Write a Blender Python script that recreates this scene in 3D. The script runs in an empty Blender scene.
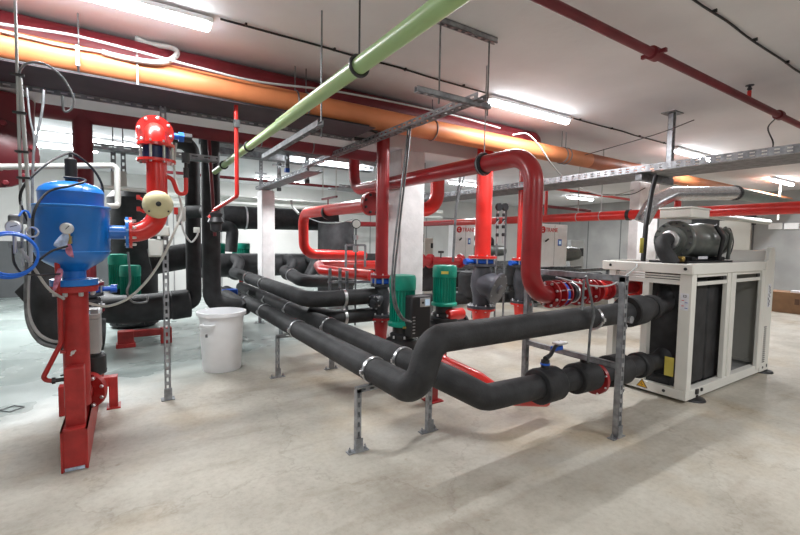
import bpy, bmesh, math, random
from mathutils import Vector, Matrix
random.seed(7)
PI = math.pi
scn = bpy.context.scene
COL = scn.collection
# ------------------------------------------------------------------ camera
FPX, YAW, PIT, ROL, HC = 424.09, .573747, .061495, .016117, 1.6
fwv = Vector((math.sin(YAW)*math.cos(PIT), math.cos(YAW)*math.cos(PIT), -math.sin(PIT)))
r0 = Vector((math.cos(YAW), -math.sin(YAW), 0)); u0 = r0.cross(fwv)
rgt = r0*math.cos(ROL)+u0*math.sin(ROL); upv = -r0*math.sin(ROL)+u0*math.cos(ROL)
cam_d = bpy.data.cameras.new('camera'); cam = bpy.data.objects.new('camera', cam_d); COL.objects.link(cam)
M3 = Matrix((rgt, upv, -fwv)).transposed()
cam.matrix_world = Matrix.Translation((0, 0, HC)) @ M3.to_4x4()
cam_d.sensor_width = 36; cam_d.lens = FPX/800*36; cam_d.clip_start = .05; cam_d.clip_end = 200
scn.camera = cam
def at(px, py, X=None, Y=None, Z=None, D=None):
    """surveyed point: where the sight line through a photo pixel meets a real plane of the room"""
    d = fwv+rgt*((px-400)/FPX)-upv*((py-267.5)/FPX)
    t = D if D is not None else X/d.x if X is not None else Y/d.y if Y is not None else (Z-HC)/d.z
    return Vector((0, 0, HC))+d*t
# ------------------------------------------------------------------ materials
def mat(name, col, rough=.5, metal=0., var=.08, scale=6., bump=0., bscale=40., coat=0., col2=None, emit=None, es=0):
    m = bpy.data.materials.new(name); m.use_nodes = True
    nt = m.node_tree; N = nt.nodes; L = nt.links; b = N['Principled BSDF']
    tc = N.new('ShaderNodeTexCoord'); no = N.new('ShaderNodeTexNoise'); no.inputs['Scale'].default_value = scale
    no.inputs['Detail'].default_value = 5
    L.new(tc.outputs['Object'], no.inputs['Vector'])
    rp = N.new('ShaderNodeValToRGB')
    c2 = col2 or tuple(min(1, c*(1+var)+var*.02) for c in col)
    c1 = tuple(c*(1-var) for c in col)
    rp.color_ramp.elements[0].color = (*c1, 1); rp.color_ramp.elements[1].color = (*c2, 1)
    rp.color_ramp.elements[0].position = .35; rp.color_ramp.elements[1].position = .68
    L.new(no.outputs['Fac'], rp.inputs['Fac']); L.new(rp.outputs['Color'], b.inputs['Base Color'])
    b.inputs['Roughness'].default_value = rough; b.inputs['Metallic'].default_value = metal
    b.inputs['Coat Weight'].default_value = coat; b.inputs['Coat Roughness'].default_value = .15
    if bump:
        n2 = N.new('ShaderNodeTexNoise'); n2.inputs['Scale'].default_value = bscale; n2.inputs['Detail'].default_value = 3
        L.new(tc.outputs['Object'], n2.inputs['Vector'])
        bp = N.new('ShaderNodeBump'); bp.inputs['Strength'].default_value = bump; bp.inputs['Distance'].default_value = .01
        L.new(n2.outputs['Fac'], bp.inputs['Height']); L.new(bp.outputs['Normal'], b.inputs['Normal'])
    if emit:
        b.inputs['Emission Color'].default_value = (*emit, 1); b.inputs['Emission Strength'].default_value = es
    return m
RED = mat('red_paint', (.66, .022, .016), .32, var=.12, scale=3, coat=.3)
DRED = mat('shaded_deep_red', (.33, .012, .016), .35, var=.15, scale=3, coat=.3)  # deep red, shade under the overhead run partly painted in
SRED = mat('stand_red_paint', (.40, .022, .020), .42, var=.2, scale=9, bump=.15)
MAR = mat('shaded_red', (.17, .012, .020), .5, var=.2, scale=3)  # red pipe colour darkened to maroon, ceiling shade painted in
ORG = mat('orange_paint', (.60, .20, .075), .5, var=.14, scale=2)
COP = mat('copper_brown_paint', (.42, .12, .05), .5, var=.2, scale=3)
GRN = mat('pale_green_plastic', (.38, .56, .26), .35, var=.06, scale=3)
FOAM = mat('black_foam', (.016, .016, .018), .66, var=.35, scale=7, bump=.25, bscale=60)
FOAMG = mat('scuffed_foam', (.05, .05, .053), .7, var=.5, scale=14, bump=.3)
DARK = mat('dark_plastic', (.018, .018, .02), .45)
IRON = mat('dark_cast_iron', (.035, .037, .045), .42, var=.3, scale=8, bump=.2)
GIRON = mat('grey_cast_iron', (.06, .06, .075), .38, var=.2, scale=6, bump=.15)
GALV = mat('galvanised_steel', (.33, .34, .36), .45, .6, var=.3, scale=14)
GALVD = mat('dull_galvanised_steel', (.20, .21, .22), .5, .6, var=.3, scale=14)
WIRE = mat('clamp_steel', (.7, .7, .72), .3, .9)
BLUE = mat('tank_blue', (.008, .165, .56), .3, var=.1, scale=3, coat=.4)
BLUEV = mat('valve_blue', (.006, .09, .50), .4)
HOSE = mat('blue_hose', (.01, .16, .75), .35)
TEAL = mat('pump_green', (.0, .26, .175), .38, var=.12)
WHITE = mat('white_paint', (.92, .92, .92), .5, var=.04)
PVC = mat('white_plastic_pipe', (.55, .56, .52), .4, var=.04)
BINW = mat('white_bin_plastic', (.93, .94, .96), .35, var=.03)
BEIGE = mat('chiller_cream', (.74, .73, .68), .45, var=.04, scale=2)
GREYP = mat('grey_panel', (.28, .28, .28), .5, var=.1)
COMP = mat('compressor_grey', (.10, .11, .10), .38, var=.2, scale=6, coat=.2)
CREAM = mat('cream_paint', (.66, .60, .36), .38, var=.06)
YEL = mat('yellow_label', (.72, .62, .12), .6)
YTAG = mat('yellow_tag', (.72, .70, .32), .6, var=.15, scale=20)
ORC = mat('warning_orange', (.85, .45, .02), .5)
LBL = mat('paper_label', (.75, .76, .80), .5, var=.1, scale=30)
CARD = mat('cardboard', (.22, .12, .06), .8, var=.12)
BROWN = mat('brown_ink', (.10, .05, .03), .8)
CONDW = mat('white_hose', (.40, .40, .39), .4)
CONDG = mat('grey_conduit', (.48, .50, .50), .4, var=.05)
SILV = mat('foil_jacket', (.68, .70, .74), .25, .85, var=.15, scale=20, bump=.3)
GREEND = mat('grey_green_jacket', (.20, .24, .23), .45)
CABLE = mat('black_cable', (.012, .012, .014), .5)
BRASS = mat('brass', (.55, .38, .12), .3, .9)
PINK = mat('pink_cloth', (.60, .22, .32), .9, var=.4, scale=25)
RAG = mat('pale_rag', (.50, .60, .75), .9, var=.3, scale=25)
SCREEN = mat('pump_display', (.35, .45, .55), .2, emit=(.5, .65, .8), es=.35)
DIAL = mat('dial_face', (.75, .75, .72), .4)
TUBEM = mat('lamp_tube', (.9, .95, 1), .4, emit=(.93, .97, 1), es=20)
PALE = mat('concrete_column_paint', (.80, .78, .78), .75, var=.10, scale=5, bump=.3, bscale=25)
LOGOR = mat('logo_red', (.70, .02, .02), .5)
INK = mat('ink_dark', (.03, .03, .04), .6)
INKB = mat('ink_blue', (.05, .12, .45), .6)
# ------------------------------------------------------------------ mesh builder
def frame(ax):
    ax = Vector(ax).normalized()
    a = Vector((0, 0, 1)) if abs(ax.z) < .9 else Vector((1, 0, 0))
    u = ax.cross(a).normalized(); v = ax.cross(u)
    return ax, u, v
class MB:
    def __init__(s): s.v = []; s.f = []
    def add(s, vs, fs):
        o = len(s.v); s.v += [Vector(p) for p in vs]; s.f += [[i+o for i in f] for f in fs]; return s
    def box(s, a, b, rot=0, piv=None):
        x0, y0, z0 = a; x1, y1, z1 = b
        vs = [Vector(p) for p in ((x0,y0,z0),(x1,y0,z0),(x1,y1,z0),(x0,y1,z0),(x0,y0,z1),(x1,y0,z1),(x1,y1,z1),(x0,y1,z1))]
        if rot:
            c = Vector(piv) if piv else (Vector(a)+Vector(b))/2
            R = Matrix.Rotation(rot, 3, 'Z'); vs = [c+R@(p-c) for p in vs]
        return s.add(vs, [(0,3,2,1),(4,5,6,7),(0,1,5,4),(1,2,6,5),(2,3,7,6),(3,0,4,7)])
    def bar(s, p, q, w, h, up=(0, 0, 1)):
        p = Vector(p); q = Vector(q); d = (q-p).normalized(); upn = Vector(up)
        if abs(d.dot(upn)) > .98: upn = Vector((0, 1, 0))
        a = d.cross(upn).normalized()*w/2; b = a.cross(d).normalized()*h/2
        vs = [p-a-b, p+a-b, p+a+b, p-a+b, q-a-b, q+a-b, q+a+b, q-a+b]
        return s.add(vs, [(0,1,2,3),(7,6,5,4),(0,4,5,1),(1,5,6,2),(2,6,7,3),(3,7,4,0)])
    def lathe(s, prof, o, ax=(0, 0, 1), n=24):
        """prof: list of (radius, height along axis)"""
        ax, u, v = frame(ax); o = Vector(o); rings = []; vs = []; fs = []
        for r, h in prof:
            if r < 1e-6: rings.append([len(vs)]); vs.append(o+ax*h)
            else:
                rings.append(list(range(len(vs), len(vs)+n)))
                vs += [o+ax*h+(u*math.cos(2*PI*k/n)+v*math.sin(2*PI*k/n))*r for k in range(n)]
        for A, B in zip(rings, rings[1:]):
            for k in range(n):
                j = (k+1) % n
                if len(A) == 1 and len(B) == 1: continue
                if len(A) == 1: fs.append((A[0], B[j], B[k]))
                elif len(B) == 1: fs.append((A[k], A[j], B[0]))
                else: fs.append((A[k], A[j], B[j], B[k]))
        if len(rings[0]) > 1: fs.append(tuple(reversed(rings[0])))
        if len(rings[-1]) > 1: fs.append(tuple(rings[-1]))
        return s.add(vs, fs)
    def cyl(s, p, q, r, r2=None, n=20):
        p = Vector(p); q = Vector(q)
        return s.lathe([(r, 0), (r2 or r, (q-p).length)], p, q-p, n)
    def tube(s, pts, r, bend=0, n=16, seg=7, closed=False):
        pts = [Vector(p) for p in pts]; path = []
        if bend and not closed:
            path.append(pts[0])
            for a, b, c in zip(pts, pts[1:], pts[2:]):
                d1 = (a-b); d2 = (c-b); l1 = d1.length; l2 = d2.length; d1.normalize(); d2.normalize()
                cs = max(-1, min(1, d1.dot(d2))); ang = math.acos(cs)
                if ang > PI-.03: path.append(b); continue
                t = min(bend/math.tan(ang/2), l1*.49 if a is not pts[0] else l1*.98, l2*.49 if c is not pts[-1] else l2*.98)
                R = t*math.tan(ang/2); bis = (d1+d2).normalized(); cen = b+bis*(R/math.sin(ang/2))
                s0 = b+d1*t-cen; s1 = b+d2*t-cen; tot = s0.angle(s1)
                axr = s0.cross(s1).normalized()
                k = max(2, int(seg*tot/(PI/2))+1)
                for i in range(k+1): path.append(cen+Matrix.Rotation(tot*i/k, 3, axr)@s0)
            path.append(pts[-1])
        else: path = pts
        q = [path[0]]
        for p in path[1:]:
            if (p-q[-1]).length > 1e-5: q.append(p)
        path = q; m = len(path); vs = []; fs = []
        tang = []
        for i in range(m):
            if closed: t = path[(i+1) % m]-path[i-1]
            else: t = (path[min(i+1, m-1)]-path[i]).normalized()+(path[i]-path[max(i-1, 0)]).normalized()
            tang.append(t.normalized())
        _, u, v = frame(tang[0])
        for i in range(m):
            if i:
                qn = tang[i-1].rotation_difference(tang[i]); u = qn@u
                u = (u-tang[i]*u.dot(tang[i])).normalized()
            v = tang[i].cross(u)
            rr = r[i] if isinstance(r, (list, tuple)) else r
            if 0 < i < m-1 and not closed:
                pass
            vs += [path[i]+(u*math.cos(2*PI*k/n)+v*math.sin(2*PI*k/n))*rr for k in range(n)]
        for i in range(m if closed else m-1):
            a = i*n; b = ((i+1) % m)*n
            for k in range(n):
                j = (k+1) % n; fs.append((a+k, a+j, b+j, b+k))
        if not closed: fs.append(tuple(reversed(range(n)))); fs.append(tuple(range((m-1)*n, m*n)))
        return s.add(vs, fs)
    def torus(s, c, ax, R, r, n=28, k=8, a0=0, a1=2*PI):
        ax, u, v = frame(ax); c = Vector(c); full = abs(a1-a0-2*PI) < 1e-4
        pts = [c+(u*math.cos(a0+(a1-a0)*i/n)+v*math.sin(a0+(a1-a0)*i/n))*R for i in range(n if full else n+1)]
        return s.tube(pts, r, n=k, closed=full)
    def curve(s, pts, r, n=8, sub=6):
        """smooth hanging cable through points"""
        P = [Vector(p) for p in pts]; out = []
        P2 = [2*P[0]-P[1]]+P+[2*P[-1]-P[-2]]
        for i in range(1, len(P2)-2):
            a, b, c, d = P2[i-1:i+3]
            for k in range(sub):
                t = k/sub
                out.append(.5*((2*b)+(c-a)*t+(2*a-5*b+4*c-d)*t*t+(3*b-a-3*c+d)*t**3))
        out.append(P[-1])
        return s.tube(out, r, n=n)
    def bolts(s, c, ax, R, cnt, r, h, off=0):
        ax, u, v = frame(ax); c = Vector(c)
        for k in range(cnt):
            a = 2*PI*(k+.5)/cnt+off; p = c+(u*math.cos(a)+v*math.sin(a))*R
            s.lathe([(r, 0), (r, h*.8), (r*.7, h)], p, ax, 6)
        return s
    def build(s, name, m, parent=None, bevel=0, smooth=True, loc=None):
        me = bpy.data.meshes.new(name)
        lo = [min(p[i] for p in s.v) for i in range(3)]; hi = [max(p[i] for p in s.v) for i in range(3)]
        if parent is None: o0 = Vector(loc) if loc else Vector(((lo[0]+hi[0])/2, (lo[1]+hi[1])/2, lo[2]))
        else:
            o0 = Vector(parent['_o'])
        me.from_pydata([p-o0 for p in s.v], [], s.f)
        bm = bmesh.new(); bm.from_mesh(me); bmesh.ops.recalc_face_normals(bm, faces=bm.faces); bm.to_mesh(me); bm.free()
        me.materials.append(m)
        if smooth:
            me.polygons.foreach_set('use_smooth', [True]*len(me.polygons)); me.set_sharp_from_angle(angle=.62)
        o = bpy.data.objects.new(name, me); COL.objects.link(o)
        if parent is None: o.location = o0
        else: o.parent = parent
        o['_o'] = list(o0)
        if bevel:
            b = o.modifiers.new('bevel', 'BEVEL'); b.width = bevel; b.segments = 2; b.limit_method = 'ANGLE'
        return o
def bolt_set(parent, m, name, c, ax, R, cnt, r, h, off=0):
    ax, u, v = frame(ax); c = Vector(c); first = None
    for k in range(cnt):
        a = 2*PI*(k+.5)/cnt+off; p = c+(u*math.cos(a)+v*math.sin(a))*R
        if first is None:
            first = MB().lathe([(r, 0), (r, h*.85), (r*.7, h)], p, ax, 6).build(name, m, parent); p0 = p
        else:
            o = first.copy(); COL.objects.link(o); o.location = p-p0
def tag(o, label=None, cat=None, group=None, kind=None):
    if label: o['label'] = label
    if cat: o['category'] = cat
    if group: o['group'] = group
    if kind: o['kind'] = kind
    return o
def thing(name, loc, label, cat, group=None):
    o = bpy.data.objects.new(name, None); COL.objects.link(o); o.location = loc; o['_o'] = list(loc)
    o.empty_display_size = .1
    return tag(o, label, cat, group)
def copy_tree(o, loc=None, parent=None, label=None, group=None, rotz=None):
    c = o.copy(); COL.objects.link(c)
    if parent is not None: c.parent = parent
    if loc is not None: c.location = loc; c['_o'] = list(loc)
    if rotz is not None: c.rotation_euler = (0, 0, rotz)
    if label: c['label'] = label
    if group: c['group'] = group
    for ch in [x for x in bpy.data.objects if x.parent == o]: copy_tree(ch, parent=c)
    return c
def text(body, size, origin, right, upd, m, parent, name='lettering', thick=.002):
    cu = bpy.data.curves.new('t', 'FONT'); cu.body = body; cu.size = size; cu.extrude = thick; cu.align_x = 'LEFT'
    to = bpy.data.objects.new('t', cu); COL.objects.link(to)
    dg = bpy.context.evaluated_depsgraph_get(); me = bpy.data.meshes.new_from_object(to.evaluated_get(dg))
    bpy.data.objects.remove(to); bpy.data.curves.remove(cu)
    r_ = Vector(right).normalized(); u_ = Vector(upd).normalized(); n_ = r_.cross(u_)
    mb = MB(); mb.add([Vector(origin)+r_*v.co.x+u_*v.co.y+n_*v.co.z for v in me.vertices], [list(p.vertices) for p in me.polygons])
    bpy.data.meshes.remove(me)
    return mb.build(name, m, parent, smooth=False)
def flange(mb, c, ax, R, t, r_in=0):
    c = Vector(c); ax = Vector(ax).normalized(); return mb.cyl(c-ax*t/2, c+ax*t/2, R, n=28)
X_, Y_, Z_ = Vector((1, 0, 0)), Vector((0, 1, 0)), Vector((0, 0, 1))
# ================================================================== SETTING
CZ = 3.4
def floor_mat():
    m = bpy.data.materials.new('worn_concrete_floor'); m.use_nodes = True; nt = m.node_tree; N = nt.nodes; L = nt.links; b = N['Principled BSDF']
    tc = N.new('ShaderNodeTexCoord')
    def noise(sc, det=6, rough=.6):
        n = N.new('ShaderNodeTexNoise'); n.inputs['Scale'].default_value = sc; n.inputs['Detail'].default_value = det; n.inputs['Roughness'].default_value = rough
        L.new(tc.outputs['Object'], n.inputs['Vector']); return n
    def ramp(src, stops):
        r = N.new('ShaderNodeValToRGB'); e = r.color_ramp.elements
        while len(e) < len(stops): e.new(.5)
        for k, (p, c) in enumerate(stops): e[k].position = p; e[k].color = (*c, 1)
        L.new(src, r.inputs['Fac']); return r
    def mix(f, a, c, mode='MIX'):
        x = N.new('ShaderNodeMixRGB'); x.blend_type = mode
        if isinstance(f, (int, float)): x.inputs[0].default_value = f
        else: L.new(f, x.inputs[0])
        L.new(a, x.inputs[1]); L.new(c, x.inputs[2]); return x
    base = ramp(noise(.75, 8, .62).outputs['Fac'], [(.3, (.33, .30, .25)), (.48, (.49, .46, .395)), (.70, (.61, .585, .52))])
    fine = ramp(noise(22, 8, .75).outputs['Fac'], [(.3, (.62, .58, .54)), (.55, (1, 1, 1))])
    c = mix(.45, base.outputs[0], fine.outputs[0], 'MULTIPLY')
    spots = ramp(noise(9, 3, .5).outputs['Fac'], [(.68, (1, 1, 1)), (.76, (.66, .58, .50))])
    c = mix(.6, c.outputs[0], spots.outputs[0], 'MULTIPLY')
    mp = N.new('ShaderNodeMapping'); mp.inputs['Scale'].default_value = (.45, 1.7, 1); mp.inputs['Rotation'].default_value = (0, 0, .5)
    L.new(tc.outputs['Object'], mp.inputs['Vector']); ns = N.new('ShaderNodeTexNoise'); ns.inputs['Scale'].default_value = 1.4; ns.inputs['Detail'].default_value = 7; ns.inputs['Roughness'].default_value = .62
    L.new(mp.outputs[0], ns.inputs['Vector']); sm = ramp(ns.outputs['Fac'], [(.33, (.66, .60, .54)), (.47, (1, 1, 1))])
    c = mix(.55, c.outputs[0], sm.outputs[0], 'MULTIPLY')
    warm = ramp(noise(.7, 4, .6).outputs['Fac'], [(.5, (1, 1, 1)), (.68, (.93, .80, .63))])
    c = mix(.8, c.outputs[0], warm.outputs[0], 'MULTIPLY')
    # thin scratches and hairline cracks
    v = N.new('ShaderNodeTexVoronoi'); v.feature = 'DISTANCE_TO_EDGE'; v.inputs['Scale'].default_value = .9
    dn = noise(3, 4, .7); mv = N.new('ShaderNodeMixRGB'); mv.inputs[0].default_value = .35
    L.new(tc.outputs['Object'], mv.inputs[1]); L.new(dn.outputs['Color'], mv.inputs[2]); L.new(mv.outputs[0], v.inputs['Vector'])
    cr = ramp(v.outputs['Distance'], [(.0, (.60, .56, .52)), (.010, (1, 1, 1))])
    c = mix(.35, c.outputs[0], cr.outputs[0], 'MULTIPLY')
    # grey-green painted area at the back left
    sep = N.new('ShaderNodeSeparateXYZ'); L.new(tc.outputs['Object'], sep.inputs[0])
    m1 = N.new('ShaderNodeMath'); m1.operation = 'MULTIPLY_ADD'; m1.inputs[1].default_value = -.45; m1.inputs[2].default_value = 0
    L.new(sep.outputs['X'], m1.inputs[0])
    m2 = N.new('ShaderNodeMath'); m2.operation = 'ADD'; L.new(sep.outputs['Y'], m2.inputs[0]); L.new(m1.outputs[0], m2.inputs[1])
    m3 = N.new('ShaderNodeMath'); m3.operation = 'MULTIPLY_ADD'; m3.inputs[1].default_value = 1.2
    L.new(noise(1.6, 5).outputs['Fac'], m3.inputs[0]); L.new(m2.outputs[0], m3.inputs[2])
    g = N.new('ShaderNodeMapRange'); g.inputs['From Min'].default_value = 5.2; g.inputs['From Max'].default_value = 6.3; L.new(m3.outputs[0], g.inputs['Value'])
    paint = ramp(noise(1.5, 6).outputs['Fac'], [(.35, (.29, .34, .325)), (.65, (.38, .43, .41))])
    c2 = mix(g.outputs[0], c.outputs[0], paint.outputs[0])
    L.new(c2.outputs[0], b.inputs['Base Color'])
    rr = N.new('ShaderNodeMapRange'); rr.inputs['To Min'].default_value = .62; rr.inputs['To Max'].default_value = .28
    L.new(g.outputs[0], rr.inputs['Value'])
    wet = N.new('ShaderNodeMapRange'); wet.inputs['From Min'].default_value = .5; wet.inputs['From Max'].default_value = .7; wet.inputs['To Min'].default_value = 0; wet.inputs['To Max'].default_value = .25
    L.new(noise(.8, 3).outputs['Fac'], wet.inputs['Value'])
    ms = N.new('ShaderNodeMath'); ms.operation = 'SUBTRACT'; L.new(rr.outputs[0], ms.inputs[0]); L.new(wet.outputs[0], ms.inputs[1]); L.new(ms.outputs[0], b.inputs['Roughness'])
    bp = N.new('ShaderNodeBump'); bp.inputs['Strength'].default_value = .12; bp.inputs['Distance'].default_value = .01
    L.new(noise(30, 6, .7).outputs['Fac'], bp.inputs['Height']); L.new(bp.outputs[0], b.inputs['Normal'])
    return m
X0, X1, YA, YB = -4.5, 17.5, -4.5, 14.5
def struct(o): return tag(o, kind='structure')
struct(MB().box((X0, YA, -.2), (X1, YB, 0)).build('floor', floor_mat(), smooth=False, loc=(0, 0, 0)))
CEIL = mat('white_ceiling_paint', (.76, .75, .765), .8, var=.05, scale=1.2, bump=.25, bscale=12)
struct(MB().box((X0, YA, CZ), (X1, YB, CZ+.2)).build('ceiling', CEIL, smooth=False, loc=(0, 0, CZ)))
WALLW = mat('white_wall_paint', (.64, .63, .61), .7, var=.05, scale=1.5)
WALLG = mat('grey_block_wall', (.34, .34, .335), .8, var=.12, scale=1.4, bump=.2)
WALLD = mat('dark_grey_dado', (.10, .105, .11), .6, var=.12, scale=2)
struct(MB().box((X0, YB, 0), (X1, YB+.2, CZ)).build('wall_back', WALLW, smooth=False))
struct(MB().box((X1, YA, 0), (X1+.2, YB, CZ)).build('wall_right', WALLG, smooth=False))
struct(MB().box((X0-.2, YA, 0), (X0, YB, CZ)).build('wall_left', WALLG, smooth=False))
struct(MB().box((X0, YA-.2, 0), (X1, YA, CZ)).build('wall_front', WALLG, smooth=False))
struct(MB().box((X0, YB-.03, 0), (0.6, YB, 1.45)).build('trim_1', WALLD, smooth=False))
m = MB()
for k in range(9): m.box((1.2+k*1.35, YB-.012, 0), (1.23+k*1.35, YB, 2.6))
m.box((.8, YB-.02, 2.6), (13.4, YB, 2.66))
struct(m.build('trim_2', GREYP, smooth=False))
m = MB()
for k in range(12): m.box((X1-.012, -3.5+k*1.5, 0), (X1, -3.47+k*1.5, 2.7))
m.box((X1-.03, YA, 2.75), (X1, YB, 2.83))
struct(m.build('trim_3', WALLD, smooth=False))
BY = 4.93
struct(MB().box((-4.5, BY, 2.86), (4.8, BY+.42, CZ)).build('trim_4', CEIL, smooth=False, bevel=.01))      # downstand beam
def column(x, y, w, d, z1, nm='concrete_column'):
    return struct(MB().box((x, y, 0), (x+w, y+d, z1)).build(nm, PALE, smooth=False, bevel=.015))
c0 = at(400, 250, Y=BY)
column(c0.x, BY, .40, .40, 2.86)
column(at(262, 260, Y=8.75).x, 8.75, at(275, 260, Y=8.75).x-at(262, 260, Y=8.75).x, .35, at(266, 190, Y=8.75).z)
c3 = at(637, 250, Y=5.0); column(c3.x, 5.0, at(656, 250, Y=5.0).x-c3.x, .22, CZ)
# ================================================================== LIGHTS
def make_light():
    t = thing('ceiling_light', (0, 0, CZ-.02), '', 'ceiling light')
    t['_o'] = [0, 0, 0]
    MB().box((-.78, -.045, -.045), (.78, .045, 0)).build('housing', WHITE, t, bevel=.01)
    d = MB(); d.lathe([(.0, -.765), (.03, -.76), (.045, -.74), (.045, .74), (.03, .76), (0, .765)], (0, 0, -.06), (1, 0, 0), 14)
    d.build('diffuser', TUBEM, t)
    return t
lt0 = make_light(); first = True
LROW = [(-.15, 3.85, 'long fluorescent batten above the orange pipe, top left near the blue tank'),
        (4.50, 3.85, 'bright fluorescent batten on the ceiling right of the hanging strut trapeze'),
        (9.15, 3.85, 'fluorescent batten just above the perforated cable tray beside its ceiling post'),
        (14.6, 4.05, 'far fluorescent batten seen below the cable tray at the right edge'),
        (14.4, 9.85, 'distant fluorescent batten above the long red pipe'),
        (-.30, 9.6, 'fluorescent batten behind the red riser, in the back left of the room'),
        (-1.25, 9.4, 'longer of two battens left of the thick maroon vertical pipe'),
        (-1.2, 10.6, 'shorter and lower of two battens left of the thick maroon vertical pipe'),
        (3.9, 12.6, 'small distant batten over the far black header pipes'),
        (8.6, 9.6, 'batten over the far chillers behind the red risers'),
        (3.5, 7.7, 'batten behind the beam over the red pipe loop')
        ]
for x, y, lb in LROW:
    o = lt0 if first else copy_tree(lt0)
    first = False; o.location = (x, y, CZ-.02); tag(o, lb, group='fluorescent ceiling battens')
def area(x, y, z, sx, sy, e, col=(.97, .985, 1), rz=0):
    a = bpy.data.lights.new('lamp', 'AREA'); a.shape = 'RECTANGLE'; a.size = sx; a.size_y = sy; a.energy = e; a.color = col
    o = bpy.data.objects.new('lamp', a); COL.objects.link(o); o.location = (x, y, z); o.rotation_euler = (0, 0, rz)
for x, y, _ in LROW: area(x, y, CZ-.14, 1.5, .09, 50 if y == 3.85 else 90)
for x, y in ((-.15, -1.1), (4.5, -1.1), (9.15, -1.1)): area(x, y, CZ-.14, 1.5, .12, 68)  # unseen fill lamps added behind the camera to brighten near fronts
# ================================================================== BLACK INSULATED PIPES, FOREGROUND
def clamp(p, ax, r, parent, name='pipe_clamp', w=.03, m=WIRE):
    p = Vector(p); ax = Vector(ax).normalized(); mb = MB()
    mb.lathe([(r, -w/2), (r+.006, -w/2), (r+.006, w/2), (r, w/2)], p, ax, 28)
    _, u, v = frame(ax)
    s = u if abs(u.z) > abs(v.z) else v
    if s.z > 0: s = -s
    q = p+X_.cross(s)*0
    side = ax.cross(s)
    for sg in (-1, 1):
        c = p+side*(r+.014)*sg
        mb.bar(c-ax*w*.5, c+ax*w*.5, .02, .03)
        mb.cyl(c-s*.03, c+s*.03, .005, n=8)
    return mb.build(name, m, parent)
PR = .10
o1 = Vector((1.62, 8.2, .60))
t = thing('insulated_pipe', (1.62, 2.8, .5), 'black insulated pipe nearest the camera, rising through a bend to the upper chiller inlet', 'pipe')
el0 = Vector((1.60, 2.36, .60)); el1 = Vector((1.72, 2.28, .945))
MB().tube([(1.60, 8.6, .60), (1.60, 2.25, .60), (1.72, 2.25, .945), (4.15, 2.25, .945)], PR, .15, n=28, seg=10).build('pipe_jacket', FOAM, t)
cpl = [2.82, 4.55, 5.9, 6.9, 7.7]
for y in cpl: clamp((1.60, y, .60), Y_, PR, t)
m = MB(); m.cyl((4.10, 2.25, .95), (4.36, 2.25, .955), .155, .145, 28); m.cyl((4.34, 2.25, .955), (4.52, 2.25, .96), .11, .11, 24); m.cyl((4.50, 2.25, .96), (4.60, 2.25, .965), .13, .125, 24)
m.build('insulated_valve_cover', FOAM, t, bevel=.012)
MB().tube([(4.55, 2.25, .965), (4.86, 2.25, .965), (5.0, 2.32, 1.12)], .085, .1, n=20).build('inlet_elbow', FOAM, t)
m = MB(); m.cyl((3.98, 2.16, .90), (3.98, 2.13, .90), .035, n=16); m.build('temperature_gauge', GALV, t)
t = thing('insulated_pipe', (1.93, 2.9, .5), 'second long black insulated pipe, ending in a low bend to the lower chiller inlet', 'pipe')
MB().tube([(1.96, 9.0, .62), (1.96, 2.32, .60), (2.24, 2.26, .44), (3.9, 2.28, .385)], PR, .22, n=28, seg=10).build('pipe_jacket', FOAM, t)
for y in (2.95, 4.5, 5.9, 7.0, 8.0): clamp((1.96, y, .605), Y_, PR, t)
MB().cyl((2.83, 2.265, .420), (3.07, 2.267, .415), .15, .145, 28).build('insulated_valve_cover', FOAM, t, bevel=.012); MB().cyl((3.32, 2.27, .402), (3.60, 2.272, .395), .135, .135, 28).build('insulated_valve_cover', FOAM, t, bevel=.012)
m = MB(); m.cyl((3.86, 2.28, .385), (4.12, 2.28, .375), .15, .15, 28); m.cyl((4.10, 2.28, .375), (4.40, 2.28, .365), .105, n=24); m.cyl((4.38, 2.28, .365), (4.50, 2.28, .362), .13, n=24)
m.build('end_valve_cover', FOAM, t, bevel=.012)
MB().tube([(4.4, 2.28, .362), (4.82, 2.28, .355), (4.95, 2.28, .40)], .09, .1, n=20).build('inlet_elbow', FOAM, t)
m = MB(); m.cyl((3.49, 2.27, .50), (3.49, 2.27, .60), .045, n=18); m.build('valve_cap', DARK, t, bevel=.008)
m = MB(); m.cyl((3.62, 2.27, .36), (3.66, 2.27, .36), .148, n=24)
rf_ = m.build('red_flange', DRED, t)
bolt_set(rf_, WIRE, 'bolt', (3.62, 2.27, .36), (-1, 0, 0), .14, 8, .009, .014)
MB().lathe([(.062, -.045), (.068, 0), (.062, .045)], (2.215, 2.27, .455), (1, -.25, -.2), 20).build('scuff_patch', FOAMG, t)
# lever of butterfly valve on the lower pipe
t = thing('valve_lever', (2.93, 2.27, .56), 'black and blue lever handle on top of the lower insulated pipe', 'valve')
MB().cyl((2.93, 2.27, .55), (2.93, 2.27, .63), .035, n=18).build('stem_collar', DARK, t)
MB().cyl((2.93, 2.27, .59), (2.93, 2.27, .605), .040, n=18).build('blue_ring', BLUEV, t)
MB().tube([(2.93, 2.27, .64), (3.02, 2.29, .655), (3.13, 2.33, .70), (3.24, 2.37, .72)], [.022, .018, .016, .018], n=10).build('lever', DARK, t)
MB().box((3.13, 2.33, .66), (3.25, 2.38, .70)).build('grip', BLUEV, t, bevel=.008)
MB().box((3.15, 2.30, .715), (3.27, 2.38, .735)).build('grip_plate', WIRE, t, bevel=.004)
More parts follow.
